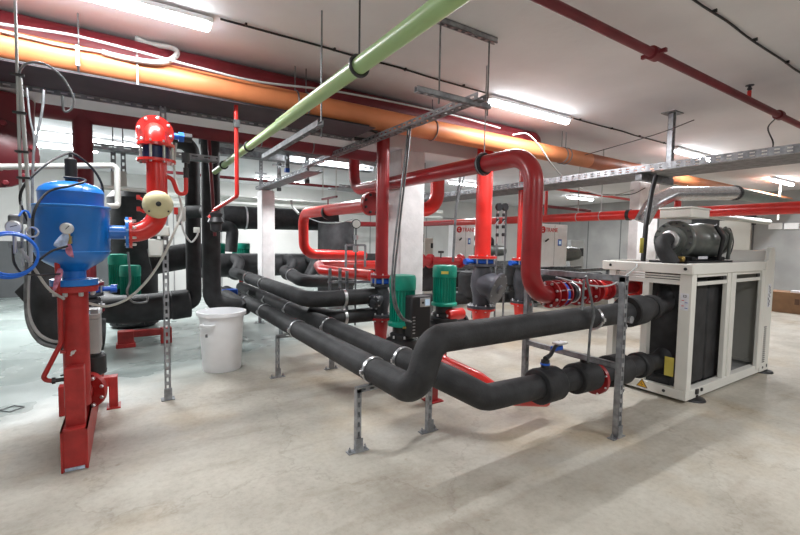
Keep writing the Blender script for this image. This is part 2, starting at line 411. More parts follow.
# ------------------------------------------------------------------ strut (slotted channel) helper
def strut(mb, p, q, w=.041, up=None, slots=True):
    """open C channel from p to q"""
    p = Vector(p); q = Vector(q); d = (q-p).normalized()
    o = Vector(up) if up else (Vector((0, -1, 0)) if abs(d.z) > .9 else Vector((0, 0, -1)))
    a = d.cross(o).normalized(); t = .004
    mb.bar(p+o*(w/2-t/2)-o*w/2*0, q+o*(w/2-t/2), w, t, o) if not slots else None
    for sg in (-1, 1):
        mb.bar(p+a*sg*(w/2-t/2), q+a*sg*(w/2-t/2), t, w, o)
        mb.bar(p-o*(w/2-t/2)+a*sg*w*.36, q-o*(w/2-t/2)+a*sg*w*.36, w*.28, t, o)
    if slots:
        L_ = (q-p).length; st = .075; n = int(L_/st)
        c0_ = o*(w/2-t/2)
        for sg in (-1, 1): mb.bar(p+c0_+a*sg*w*.36, q+c0_+a*sg*w*.36, w*.28, t, o)
        for k in range(n+1):
            s0 = p+d*(k*st); s1 = p+d*min(L_, k*st+.035)
            mb.bar(s0+c0_, s1+c0_, w*.46, t, o)
    return mb
def foot(mb, p):
    p = Vector(p); mb.box(p+Vector((-.085, -.03, 0)), p+Vector((.085, .03, .008)))
    mb.box(p+Vector((-.03, -.034, .008)), p+Vector((.03, -.028, .11)))
    for sx in (-.065, .065): mb.lathe([(.011, 0), (.011, .02), (.006, .022), (.006, .035)], p+Vector((sx, 0, .008)), Z_, 8)
    return mb
def trestle(y, label, xa=1.45, xb=2.12, z=.485, rear=True):
    t = thing('pipe_support', (xa, y, 0), label, 'pipe support', 'galvanised trestles under the long black pipes')
    strut(MB(), (xa, y, 0.01), (xa, y, z)).build('leg', GALV, t)
    foot(MB(), (xa, y, 0)).build('foot_plate', GALV, t)
    if rear:
        strut(MB(), (xb, y, 0.01), (xb, y, z-.08)).build('leg', GALV, t); foot(MB(), (xb, y, 0)).build('foot_plate', GALV, t)
    strut(MB(), (xa-.02, y, z-.005), (xb+.02, y, z-.005), up=(0, -1, 0)).build('crossbar', GALV, t)
trestle(2.80, 'galvanised trestle nearest the camera under the bend of the black pipes')
trestle(4.83, 'galvanised trestle right of the white bin, second from the camera')
trestle(6.9, 'small galvanised trestle behind the white bin, third from the camera')
trestle(8.2, 'farthest galvanised trestle under the long black pipes')
# rack of galvanised struts around the chiller pipes
t = thing('strut_rack', (3.4, 1.9, 0), 'tall galvanised strut frame standing over the black pipes in front of the chiller', 'frame')
strut(MB(), (3.40, 1.90, 0), (3.40, 1.90, 1.34), .05).build('post', GALV, t)
strut(MB(), (3.40, 2.88, 0), (3.40, 2.88, 1.34), .05).build('post', GALV, t)
strut(MB(), (3.40, 1.87, 1.325), (3.40, 2.92, 1.325), .05, up=(-1, 0, 0), slots=False).build('top_rail', GALV, t)
strut(MB(), (3.40, 1.90, .60), (3.40, 2.88, .60), .045, up=(-1, 0, 0), slots=False).build('lower_rail', GALV, t)
foot(MB(), (3.40, 1.90, 0)).build('foot_plate', GALV, t)
for z_ in (.93, .40): MB().cyl((3.43, 1.90, z_), (3.44, 1.90, z_), .028, n=14).build('bracket_washer', WIRE, t)
p0 = at(586, 277, Y=2.15)
t = thing('hanger_wire', p0, 'bent grey hanger strap looped over the upper black pipe', 'strap')
MB().tube([at(584, 280, Y=2.12), at(582, 310, Y=2.12)], .010, n=8).build('strap', GALVD, t)
MB().tube([at(586, 276, Y=2.12), at(592, 302, Y=2.12), at(594, 316, Y=2.12), at(590, 332, Y=2.12), at(588, 362, Y=2.15)], .011, n=8).build('strap', GALVD, t)
clamp(at(592, 318, Y=2.25), X_, PR+.002, t)
# ================================================================== CHILLER (near, right)
cx0, cx1, cy0, cy1 = 4.70, 6.88, 1.94, 2.80
t = thing('chiller', (5.8, 2.3, 0), 'cream framed water chiller with black insulated shells standing on the right', 'chiller')
def fr(nm, a, b, bev=.006, m=BEIGE): return MB().box(a, b).build(nm, m, t, bevel=bev)
zt0, zt1, zb0, zb1 = 1.315, 1.425, .035, .135
bf = fr('base_frame', (cx0+.081, cy0, zb0), (cx1-.081, cy0+.08, zb1))
fr('base_frame', (cx0+.081, cy1-.08, zb0), (cx1-.081, cy1, zb1)); fr('base_frame', (cx0, cy0, zb0), (cx0+.08, cy1, zb1)); fr('base_frame', (cx1-.08, cy0, zb0), (cx1, cy1, zb1))
fr('top_frame', (cx0-.01, cy0-.012, zt0), (cx1-.30, cy0+.06, zt1), .008); fr('top_frame', (cx0-.02, cy0-.005, zt0), (cx0+.06, cy1+.08, zt1-.008), .008)
fr('top_frame', (cx0, cy1-.06, zt0), (cx1, cy1, zt1))
fr('top_deck', (cx0, cy0+.02, zt1-.03), (cx1-.02, cy1, zt1-.012), 0, GREYP)
fr('base_pan', (cx0+.05, cy0+.05, .07), (cx1-.05, cy1-.05, .10), 0, GREYP)
fr('corner_post', (cx0, cy0, zb1), (cx0+.10, cy0+.115, zt0)); fr('corner_post', (cx0, cy1-.075, zb1), (cx0+.09, cy1, zt0)); fr('corner_post', (cx1-.1, cy1-.1, zb1), (cx1, cy1, zt0))
fr('middle_post', (5.54, cy0, zb1), (5.60, cy0+.05, zt0)); fr('middle_post', (5.66, cy0, zb1), (5.77, cy0+.05, zt0)); fr('middle_post', (5.585, cy0+.015, zb1), (5.68, cy0+.05, zt0))
fr('middle_post', (5.30, 2.46, zb1), (5.38, 2.52, zt0)); fr('middle_post', (4.72, 2.36, zb1), (4.80, 2.43, zt0-.1))
fr('end_panel', (6.50, cy0-.012, zb0+.06), (6.60, cy0+.03, zt0+.02))
MB().add([(6.60, cy0-.015, .04), (6.88, cy0-.015, .04), (6.88, cy0-.015, 1.52), (6.84, cy0-.015, 1.60), (6.72, cy0-.015, 1.60), (6.66, cy0-.015, 1.44), (6.60, cy0-.015, 1.42)] +
         [(6.60, cy0+.03, .04), (6.88, cy0+.03, .04), (6.88, cy0+.03, 1.52), (6.84, cy0+.03, 1.60), (6.72, cy0+.03, 1.60), (6.66, cy0+.03, 1.44), (6.60, cy0+.03, 1.42)],
         [(0,1,2,3,4,5,6), (13,12,11,10,9,8,7)]+[(i, (i+1) % 7, (i+1) % 7+7, i+7) for i in range(7)]).build('side_panel', BEIGE, t, smooth=False, bevel=.008)
fr('back_panel', (6.84, cy0+.02, .1), (6.88, cy1, 1.56), .005)
fr('rear_cover', (6.1, 2.60, 1.42), (6.83, 2.66, 1.60), .005, GREYP)
m = MB()
for k in range(3): m.box((cx0+.02, cy0+.12, 1.285-k*.026), (cx0+.05, cy1-.05, 1.302-k*.026))
m.box((cx0+.015, cy0+.10, 1.205), (cx0+.06, cy1-.05, 1.235))
m.build('slat_grille', BEIGE, t, smooth=False)
for a_, b_ in ((4.83, 5.53), (5.78, 6.49)):
    fr('window_rail', (a_, cy0+.008, 1.285), (b_, cy0+.03, 1.315), .003); fr('window_rail', (a_, cy0+.005, 1.20), (b_, cy0+.03, 1.238), .003)
    fr('window_rail_catch', (b_-.10, cy0+.004, 1.245), (b_-.02, cy0+.02, 1.28), .003, DARK)
m = MB()
for a, b in (((4.90, cy0-.014, .075), (4.955, cy0, .125)), ((5.02, cy0-.014, .09), (5.05, cy0, .12)), ((6.68, cy0-.018, .08), (6.71, cy0-.01, .105)), ((6.81, cy0-.018, .08), (6.84, cy0-.01, .12))): m.box(a, b)
for y_ in (2.15, 2.52): m.lathe([(.016, 0), (.016, .004)], (cx0, y_, .085), (-1, 0, 0), 12)
for y_ in (2.0, 2.78): m.lathe([(.016, 0), (.016, .004)], (cx0-.02, y_, 1.37), (-1, 0, 0), 12)
m.build('frame_hole', DARK, t)
m = MB()
vz0, vz1 = at(765, 326, Y=cy0).z, at(764, 362, Y=cy0).z
for k in range(18): q_ = vz0+(vz1-vz0)*k/18; m.box((6.655, cy0-.019, q_-.010), (6.73, cy0-.012, q_))
m.build('vent_louvre', INK, t, smooth=False)
for x_ in (4.95, 6.86):
    for y_ in (1.98, 2.72): MB().lathe([(.12, 0), (.11, .02), (.05, .035), (.05, .06)], (x_, y_, 0), Z_, 18).build('foot_pad', DARK, t)
# labels
lp = MB().box((cx0-.004, cy0+.022, .955), (cx0, cy0+.098, 1.125)).build('instruction_label', LBL, t, smooth=False)
m = MB(); m.box((cx0-.006, cy0+.045, 1.085), (cx0-.004, cy0+.072, 1.089)); m.box((cx0-.006, cy0+.045, 1.105), (cx0-.004, cy0+.072, 1.109))
m.box((cx0-.006, cy0+.045, 1.085), (cx0-.004, cy0+.048, 1.109)); m.box((cx0-.006, cy0+.069, 1.085), (cx0-.004, cy0+.072, 1.109))
m.build('label_mark', INK, lp, smooth=False)
m = MB(); m.box((cx0-.006, cy0+.062, 1.05), (cx0-.004, cy0+.085, 1.056)); m.box((cx0-.006, cy0+.062, .995), (cx0-.004, cy0+.085, 1.001)); m.build('label_mark', LOGOR, lp, smooth=False)
m = MB(); m.box((cx0-.006, cy0+.03, 1.03), (cx0-.004, cy0+.055, 1.036)); m.box((cx0-.006, cy0+.03, .975), (cx0-.004, cy0+.055, .981)); m.build('label_mark', INKB, lp, smooth=False)
lz1, lz0 = at(766, 284, Y=cy0).z, at(766, 307, Y=cy0).z; pl_ = MB().box((6.70, cy0-.019, lz0), (6.79, cy0-.014, lz1)).build('plate_label', LBL, t, smooth=False)
m = MB(); random.seed(3)
for k in range(16):
    a = 6.705+random.random()*.055; z_ = lz0+.01+k*(lz1-lz0-.03)/16; m.box((a, cy0-.021, z_), (a+.022, cy0-.019, z_+.014))
m.build('label_mark', INK, pl_, smooth=False)
tri = [(cx0-.004, 2.43, .06), (cx0-.004, 2.31, .06), (cx0-.004, 2.37, .15)]
m = MB(); m.add(tri+[(cx0-.001, p[1], p[2]) for p in tri], [(0,1,2), (5,4,3), (0,3,4,1), (1,4,5,2), (2,5,3,0)]); wt = m.build('warning_triangle', ORC, t, smooth=False)
m = MB(); c_ = Vector((cx0-.005, 2.37, .085))
ti = [Vector(p) for p in tri]; cen = sum(ti, Vector())/3
for i in range(3):
    a = cen+(ti[i]-cen)*.93; b = cen+(ti[(i+1) % 3]-cen)*.93; m.bar(a-X_*.002, b-X_*.002, .004, .008, (1, 0, 0))
m.bar(c_+Vector((0, 0, .03)), c_+Vector((0, .012, .008)), .003, .008, (1, 0, 0)); m.bar(c_+Vector((0, .012, .008)), c_+Vector((0, -.008, .006)), .003, .008, (1, 0, 0)); m.bar(c_+Vector((0, -.008, .006)), c_+Vector((0, .002, -.012)), .003, .008, (1, 0, 0))
m.build('warning_symbol', INK, wt, smooth=False)
# insulated shells inside
MB().box((4.93, 2.02, .12), (5.30, 2.50, 1.28)).build('insulated_evaporator', FOAM, t, bevel=.05)
MB().box((5.305, 2.03, .12), (5.76, 2.42, 1.25)).build('insulated_condenser', FOAM, t, bevel=.03)
m = MB(); m.tube([(4.80, 2.12, .17), (4.80, 2.55, .17)], .055, n=16); m.build('suction_tube', FOAM, t)
m = MB(); m.tube([(6.1, 2.3, .12), (6.1, 2.3, 1.30)], .03, n=12); m.tube([(6.28, 2.45, .12), (6.28, 2.45, .9), (6.0, 2.45, 1.1)], .02, .06, n=10); m.tube([(5.9, 2.1, .35), (6.2, 2.35, .2), (6.35, 2.4, .6)], .012, .05, n=8)
m.box((6.0, 2.4, .35), (6.3, 2.6, .75)); m.build('inner_pipework', DARK, t)
fr('rear_panel', (5.4, 2.74, .12), (6.83, 2.755, 1.31), 0, mat('inner_shadow_panel', (.05, .05, .048), .6, var=.3, scale=8))  # back panel coloured dark to carry the shade inside the casing
MB().box((6.32, 2.28, .12), (6.42, 2.5, 1.3)).build('inner_column', GREYP, t, bevel=.01)
MB().box((4.74, 2.085, .24), (4.745, 2.175, .44)).build('yellow_tag', YEL, t, bevel=.002)
MB().cyl((4.60, 2.62, 1.12), (4.74, 2.62, 1.12), .06, n=18).build('red_pipe_stub', DRED, t)
MB().curve([(4.69, 2.5, 1.40), (4.6, 2.45, 1.36), (4.2, 2.45, 1.20), (3.9, 2.5, 1.19), (3.6, 2.7, 1.27)], .008).build('sensor_cable', CONDG, t)
# compressor on top : a thing of its own
cyv, czv = 2.32, 1.665
t = thing('compressor', (5.5, cyv, 1.425), 'dark grey-green screw compressor lying on top of the cream chiller frame', 'compressor')
S_ = .9; xs = 5.06
prof = [(.10, 0), (.16, .01), (.165, .03), (.225, .035), (.235, .05), (.235, .10), (.215, .105), (.205, .13), (.205, .60), (.215, .62), (.23, .72), (.225, .98), (.20, 1.02), (.19, 1.10), (.205, 1.12), (.205, 1.20), (.12, 1.22)]
bd = MB().lathe([(r*S_, h*.9) for r, h in prof], (xs, cyv, czv), X_, 36).build('casing', COMP, t)
bolt_set(bd, IRON, 'bolt', (xs+.03, cyv, czv), (-1, 0, 0), .185, 16, .012, .018)
MB().lathe([(.09, .012), (.10, -.01), (.10, -.05), (.08, -.06)], (xs, cyv, czv), X_, 24).build('suction_flange', WIRE, t)
MB().tube([(xs-.03, cyv+.01, czv), (4.84, cyv+.05, czv-.0), (4.90, cyv-.10, 1.40)], .078, .13, n=22).build('insulated_elbow', FOAM, t)
MB().tube([(5.62, cyv-.20, 1.84), (5.68, cyv-.26, 1.70), (5.70, cyv-.22, 1.45)], .022, .08, n=10).build('power_cable', CABLE, t)
MB().tube([(5.9, cyv-.19, 1.82), (6.0, cyv-.22, 1.75), (6.06, cyv-.18, 1.45)], .020, .06, n=10).build('discharge_bracket', COMP, t)
MB().curve([(6.1, cyv-.1, 1.80), (6.3, cyv-.1, 1.82), (6.42, cyv-.1, 1.65), (6.3, cyv-.1, 1.47), (6.05, cyv-.1, 1.46)], .007).build('thin_cable', CABLE, t)
jb = MB().box((5.02, 2.12, 1.905), (5.46, 2.44, 2.0)).build('terminal_box', BEIGE, t, bevel=.012)
MB().box((5.01, 2.11, 2.0), (5.47, 2.45, 2.02)).build('terminal_box_lid', BEIGE, t, bevel=.012)
m = MB()
for x_ in (5.2, 5.95): m.box((x_, cyv-.16, 1.42), (x_+.08, cyv+.16, 1.48))
m.box((5.0, cyv-.2, 1.415), (6.15, cyv+.2, 1.435)); m.build('mounting_foot', DARK, t, bevel=.004)
MB().box((5.20, cyv-.218, 1.46), (5.42, cyv-.214, 1.49)).build('type_plate', LBL, t)
MB().lathe([(.03, 0), (.03, .05), (.015, .06)], (4.98, cyv-.12, 1.46), (0, -1, 0), 12).build('brass_valve', BRASS, t)
p = at(642, 262, Y=2.62)
t = thing('tagged_cable', p, 'thick black power cable with a yellow tag dropping from the cable tray to the chiller', 'cable')
MB().tube([at(656, 176, Y=2.75), at(652, 190, Y=2.72), at(646, 225, Y=2.66), at(643, 262, Y=2.62)], .028, .2, n=12).build('cable_bundle', CABLE, t)
a = at(642, 238, Y=2.57); MB().box(a-Vector((.035, .004, .17)), a+Vector((.035, .004, 0))).build('yellow_tag', YEL, t)
# ================================================================== HIGH PIPES
def rod(mb, p, z1, r=.006): p = Vector(p); return mb.cyl(p, (p.x, p.y, z1), r, n=8)
OY, OZ = 4.41, 3.02
t = thing('orange_pipe', (1, OY, OZ-.12), 'large orange pipe running under the ceiling across the left half of the room', 'pipe')
MB().cyl((-2.2, OY, OZ), (6.6, OY, OZ), .122, n=32).build('pipe', ORG, t)
MB().cyl((6.6, OY, OZ), (9.6, OY, OZ-.02), .122, n=28).build('darker_section', COP, t)
MB().cyl((9.6, OY, OZ-.02), (16.5, OY, OZ-.05), .115, n=28).build('far_section', ORG, t)
xh_ = at(79, 55, Y=OY).x
for x in (xh_, at(295, 105, Y=OY).x, at(306, 105, Y=OY).x, at(432, 130, Y=OY).x, 5.9, 6.0):
    h = MB(); h.torus((x, OY, OZ), X_, .126, .009, n=24, k=6); rod(h, (x, OY, OZ+.12), CZ); h.box((x-.014, OY-.14, OZ-.08), (x+.014, OY-.125, OZ+.08)) if x == xh_ else None
    h.build('pipe_hanger', GALVD, t)
xt_ = at(137, 72, Y=OY).x; MB().box((xt_-.007, OY-.130, OZ-.14), (xt_+.007, OY-.122, OZ+.12)).build('cable_tie', CONDW, t)
t = thing('maroon_ceiling_pipe', (1, 4.68, 3.05), 'thick maroon pipe tucked against the ceiling behind the orange pipe', 'pipe')
MB().tube([(-2.5, 4.68, 3.22), (5.55, 4.68, 3.22), (5.55, 4.85, 3.22)], .16, .12, n=28).build('pipe', MAR, t)
tag(MB().cyl((-2.5, 4.52, 3.10), (6.3, 4.52, 3.10), .035, n=14).build('red_pipe', RED), 'slim bright red pipe squeezed between the orange pipe and the maroon pipe', 'pipe')
# cable tray behind the orange pipe
def perf_side(mb, p, q, h, t=.004, hole=.05, gap=.045, rows=2):
    """perforated side wall from p to q (bottom edge), height h along Z"""
    p = Vector(p); q = Vector(q); d = (q-p).normalized(); L_ = (q-p).length
    zs = [0, h*.22, h*.38, h*.60, h*.76, h] if rows == 2 else [0, h*.35, h*.65, h]
    for k in range(0, len(zs)-1, 2): mb.bar(p+Z_*(zs[k]+zs[k+1])/2, q+Z_*(zs[k]+zs[k+1])/2, t, zs[k+1]-zs[k])
    n = int(L_/(hole+gap))
    for k in range(n+1):
        a = p+d*(k*(hole+gap)); b = p+d*min(L_, k*(hole+gap)+gap)
        for j in range(1, len(zs)-1, 2): mb.bar(a+Z_*(zs[j]+zs[j+1])/2, b+Z_*(zs[j]+zs[j+1])/2, t, zs[j+1]-zs[j])
    return mb
t = thing('cable_tray', (0, 4.6, 2.86), 'wide shadowed cable tray loaded with cables just under the orange pipe', 'cable tray')
MB().box((-2.5, 4.27, 2.875), (2.40, 4.84, 2.88)).build('tray_bottom', mat('shadowed_tray_steel', (.055, .035, .045), .7, var=.2, scale=3), t, smooth=False)  # shade on the tray's underside painted into the steel colour
m = MB(); perf_side(m, (-2.5, 4.86, 2.835), (2.40, 4.86, 2.835), .05, rows=1); m.build('tray_side', GALV, t, smooth=False)
m = MB()
for k in range(5): m.cyl((-2.5, 4.34+k*.05, 2.898), (2.35, 4.34+k*.05, 2.898), .018, n=8)
m.build('tray_side_rail', CABLE, t)
MB().curve([(2.3, 4.5, 2.90), (2.5, 4.5, 2.91), (2.60, 4.6, 2.90), (2.58, 4.75, 2.87), (2.4, 4.8, 2.86)], .02).build('cable_loop', CABLE, t)
# long maroon pipe (behind the beam) and its thick riser
Rp = at(87, 140, Y=5.72); zb = at(120, 120, Y=5.72).z
t = thing('maroon_header_pipe', (1, 5.72, zb-.09), 'maroon pipe below the beam running from the left edge to behind the central red riser', 'pipe')
MB().cyl((-3.2, 5.72, zb), (3.2, 5.72, zb-.01), .085, n=20).build('pipe', MAR, t)
for x in (1.5, 2.2):
    h = MB(); h.torus((x, 5.72, zb), X_, .09, .008, n=20, k=6); rod(h, (x, 5.72, zb+.08), CZ); h.build('pipe_hanger', GALVD, t)
def bfly(mb_par, c, r, label=None, side=-1):
    """blue butterfly valve between flanges, parts under an existing thing"""
    m = MB(); m.lathe([(r*1.35, -.03), (r*1.45, -.02), (r*1.45, .02), (r*1.35, .03)], c, Z_, 24); m.build('valve_body', BLUEV, mb_par)
    m = MB(); m.cyl(Vector(c)+X_*side*r*1.2, Vector(c)+X_*side*r*2.6, .028, n=12); m.cyl(Vector(c)+X_*side*r*2.4, Vector(c)+X_*side*(r*2.4+.06), .045, n=12); m.build('valve_actuator', BLUEV, mb_par)
def riser(px, Y, r, ytop, yfl, ybot, yflb, yred, label, m=RED, strainer=True, group=None, nm='red_riser', side=-1, dirn=1, zfoot=None):
    p = at(px, yfl, Y=Y); x = p.x; z1 = p.z; zt = ytop if ytop < 10 else at(px, ytop, Y=Y).z
    zb_ = at(px, yflb, Y=Y).z; zr = at(px, yred, Y=Y).z
    t = thing(nm, (x, Y, zr), label, 'pipe', group)
    MB().cyl((x, Y, z1+.01), (x, Y, zt), r, n=28).build('pipe', m, t)
    fa_ = MB().cyl((x, Y, z1-.005), (x, Y, z1+.03), r*1.75, n=28).build('flange', m, t)
    bfly(t, (x, Y, z1-.05), r, side=side)
    t['group'] = 'red vertical risers with blue valves'
    bolt_set(fa_, WIRE, 'stud', (x, Y, z1-.11), Z_, r*1.55, 8, .012, .16)
    zt2 = z1-.10
    m2 = MB(); m2.cyl((x, Y, zt2-.02), (x, Y, zt2+.015), r*1.7, n=24)
    H_ = zt2-zb_
    m2.lathe([(r*1.05, 0), (r*1.05, -.05), (r*1.35, -H_*.3), (r*1.4, -H_*.5), (r*1.1, -H_*.75), (r*1.05, -H_)], (x, Y, zt2), Z_, 24)
    m2.cyl((x, Y, zb_-.005), (x, Y, zb_+.03), r*1.8, n=24)
    m2.build('check_valve_body', IRON if not strainer else GIRON if strainer == 2 else IRON, t)
    if strainer:
        a = Vector((x, Y, zt2-H_*(.42 if strainer == 2 else .35))); d = Vector((.30*dirn, -.9, -.28)).normalized() if strainer == 2 else Vector((.75*dirn, -.40, -.30)).normalized()
        k = 1.35 if strainer == 2 else .8
        m3 = MB(); m3.lathe([(r*1.1*k, 0), (r*1.25*k, r*1.0), (r*1.15*k, r*2.0), (r*1.5*k, r*2.05), (r*1.5*k, r*2.4), (r*.6, r*2.5), (r*.5, r*2.7), (0, r*2.72)], a, d, 24); sc_ = m3.build('strainer_cover', GIRON if strainer == 2 else IRON, t)
        bolt_set(sc_, GALV, 'bolt', a+d*r*2.38, d, r*1.32*k, 8, .011, .018)
    fb_ = MB().cyl((x, Y, zb_-.04), (x, Y, zb_-.01), r*1.75, n=24).build('flange', m, t)
    bolt_set(fb_, WIRE, 'stud', (x, Y, zb_-.055), Z_, r*1.5, 8, .012, .11)
    MB().tube([(x, Y, zb_-.03), (x, Y, zr+.0), (x, Y, zr-.12)], [r*1.25, r*.95, r*.95], n=20).build('reducer', m, t)
    return t, x, z1
zc = 3.10
r1, r1x, r1z = riser(381.5, 4.68, .082, 3.07, 277, 0, 316, 333, 'slender red riser with a blue valve standing left of the concrete column', DRED, side=1, dirn=-1)
r2, r2x, r2z = riser(482.5, 4.68, .120, 3.07, 258, 0, 307, 322, 'bright red riser with a blue valve above a bulky grey strainer', RED, strainer=2, side=-1)
r3, r3x, r3z = riser(522.5, 5.1, .105, 3.30, 260, 0, 302, 318, 'red riser with a blue valve, half hidden behind the big deep red bend', RED, strainer=0, side=-1)
R0, R0x, R0z = riser(87, 5.72, .088, zb, 285, 0, 308, 325, 'thick maroon riser standing behind the blue tank', MAR, strainer=0, side=1)
# pumps row volutes and plinth pipes behind the foreground pipes
# ================================================================== BIG DEEP RED PIPE
by_ = 2.62; bx_ = at(532, 230, Y=by_).x; bz_ = at(570, 292.6, Y=by_).z; tz_ = at(475, 166, X=bx_).z; PX = lambda px: at(px, 291, Y=by_).x
t = thing('deep_red_pipe', (bx_, by_, 1.1), 'large deep red pipe hung overhead, bending down then along to the near chiller', 'pipe')
MB().tube([(bx_, at(354, 185, X=bx_).y, 3.0), (bx_, at(354, 185, X=bx_).y, tz_), (bx_, by_, tz_), (bx_, by_, bz_), (PX(548), by_, bz_)], .088, .27, n=32, seg=12).build('pipe', DRED, t)
cy_ = at(484, 164, X=bx_).y; c = (bx_, cy_, tz_)
MB().lathe([(.089, -.035), (.108, -.03), (.108, .03), (.089, .035)], c, Y_, 28).build('rubber_clamp', DARK, t)
h = MB(); h.torus(c, Y_, .116, .006, n=26, k=6); rod(h, (bx_, cy_, tz_+.11), CZ); h.build('hanger_rod', GALV, t)
fls = []
for nm, px, r, w, mm in (('flange', 549.5, .132, .022, DRED), ('flange', 556, .135, .018, DRED), ('butterfly_valve_ring', 559, .118, .045, BLUEV), ('flange', 562, .130, .016, DRED), ('flange', 577, .135, .022, DRED), ('flange', 588, .135, .022, DRED), ('flange', 594, .122, .018, DRED), ('flange', 606, .11, .018, DRED), ('flange', 634, .11, .03, RED)):
    x = PX(px); fls.append(MB().cyl((x-w/2, by_, bz_), (x+w/2, by_, bz_), r, n=32).build(nm, mm, t))
bolt_set(fls[0], WIRE, 'bolt', (PX(549.5)-.012, by_, bz_), (-1, 0, 0), .110, 8, .014, .02)
bolt_set(fls[1], WIRE, 'stud', (PX(552), by_, bz_), X_, .120, 8, .007, PX(562)-PX(552))
bolt_set(fls[5], WIRE, 'bolt', (PX(588)-.012, by_, bz_), (-1, 0, 0), .115, 8, .013, .02)
bolt_set(fls[4], WIRE, 'bolt', (PX(577)-.012, by_, bz_), (-1, 0, 0), .115, 8, .012, .02)
MB().cyl((PX(548)-.01, by_, bz_), (PX(635), by_, bz_), .070, n=24).build('spool_pipe', DRED, t)
MB().cyl((PX(568), by_, bz_), (PX(571), by_, bz_), .098, n=28).build('coupling', IRON, t)
m = MB(); m.torus((PX(571.5), by_, bz_), X_, .095, .010, n=28, k=8); m.build('coupling_clamp', WIRE, t)
MB().lathe([(.072, 0), (.098, .04), (.10, .08), (.072, .12)], (PX(578.5), by_, bz_), X_, 26).build('pipe_swell', DRED, t)
MB().lathe([(.072, 0), (.105, .05), (.072, .11)], (PX(596), by_, bz_), X_, 26).build('expansion_piece', RED, t)
MB().cyl((PX(610), by_, bz_), (PX(615), by_, bz_), .10, n=26).build('coupling', GALV, t)
# red low elbow under foreground pipes
t = thing('low_red_pipe', (2.6, 3.0, 0), 'low red pipe on a short pedestal passing under the black pipe bend', 'pipe')
MB().tube([at(437, 356, Y=3.15), at(445, 363, Y=3.05), at(478, 378, Y=2.72), at(505, 398, Y=2.5), at(545, 400, Y=2.5)], .062, .12, n=18).build('pipe', RED, t)
pf = at(436, 354, Y=3.18)
MB().cyl(pf-Vector((.02, -.03, .02)), pf+Vector((.02, -.03, .02)), .10, n=22).build('flange', DRED, t)
pd = at(434, 402, Z=0); MB().box((pd.x-.03, pd.y, 0), (pd.x+.05, pd.y+.08, .36)).build('pedestal', DRED, t, bevel=.004)
MB().box((pd.x-.07, pd.y-.04, 0), (pd.x+.09, pd.y+.12, .012)).build('base_plate', DRED, t)
# ================================================================== GREEN PIPE + LADDER + STRUTS
GX = .972
t = thing('green_pipe', (GX, 3, 2.4), 'pale green plastic pipe slanting overhead from the top centre to the far left', 'pipe')
MB().cyl((GX, .6, 2.45), (GX, at(281, 118, X=GX).y+.02, 2.45), .040, n=26).build('pipe', GRN, t)
MB().cyl((GX, at(281, 118, X=GX).y, 2.45), (GX, 5.9, 2.45), .034, n=24).build('narrow_section', GRN, t)
h = MB()
for y in (1.9, 4.10, 5.3): 
    h = MB(); h.torus((GX, y, 2.45), Y_, .048 if y < 3 else .042, .009, n=22, k=6); rod(h, (GX, y, 2.50), CZ, .005) if y < 3 else None; h.build('pipe_clamp', DARK, t)
t = thing('perforated_tray', (2.54, 4.8, 2.8), 'narrow perforated steel tray hung from the strut trapeze and running away to the left', 'cable tray')
m = MB(); m.box((2.49, 2.70, 2.80), (2.52, 6.9, 2.804)); m.box((2.56, 2.70, 2.80), (2.59, 6.9, 2.804))
for k in range(42): m.box((2.52, 2.70+k*.1, 2.80), (2.56, 2.755+k*.1, 2.804))
m.build('tray_bottom', GALVD, t, smooth=False)
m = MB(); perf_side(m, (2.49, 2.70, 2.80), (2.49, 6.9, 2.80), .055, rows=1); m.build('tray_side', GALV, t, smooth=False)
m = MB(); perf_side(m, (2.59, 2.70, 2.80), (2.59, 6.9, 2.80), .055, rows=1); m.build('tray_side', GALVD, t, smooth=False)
for q_, k_ in ((0, 0), (2.2, .02)): MB().curve([at(408+q_, 129, X=2.54), at(406+q_, 150, Y=3.6), at(401+q_*1.2, 190, Y=3.5), at(395+q_*1.4, 240, Y=3.5), at(392+q_, 280, Y=3.5), at(394+q_, 304, Y=3.5), at(401+q_, 318, Y=3.55), at(411, 322, Y=3.6)], .010).build('hanging_cable', GALVD, t)
t = thing('strut_trapeze', (2.3, 2.8, 2.78), 'double strut trapeze hanging on threaded rods from the ceiling, top centre', 'hanger')
strut(MB(), (2.12, 2.80, 3.375), (2.78, 2.80, 3.375), .045).build('upper_channel', GALV, t)
strut(MB(), at(416, 89, Y=2.80), at(489, 107, Y=2.80), .045).build('lower_channel', GALV, t)
for x in (2.16, 2.70): MB().cyl((x, 2.80, 2.72), (x, 2.80, CZ), .007, n=8).build('threaded_rod', GALVD, t)
t = thing('support_channel', (1.29, 4, 2.45), 'short strut channel hanging below the green pipe at the orange pipe crossing', 'channel')
strut(MB(), (1.28, 3.14, 2.50), (1.29, 4.78, 2.50), .05).build('channel', GALVD, t)
for y in (3.25,): MB().cyl((1.33, y, 2.42), (1.33, y, CZ), .007, n=8).build('threaded_rod', GALVD, t)
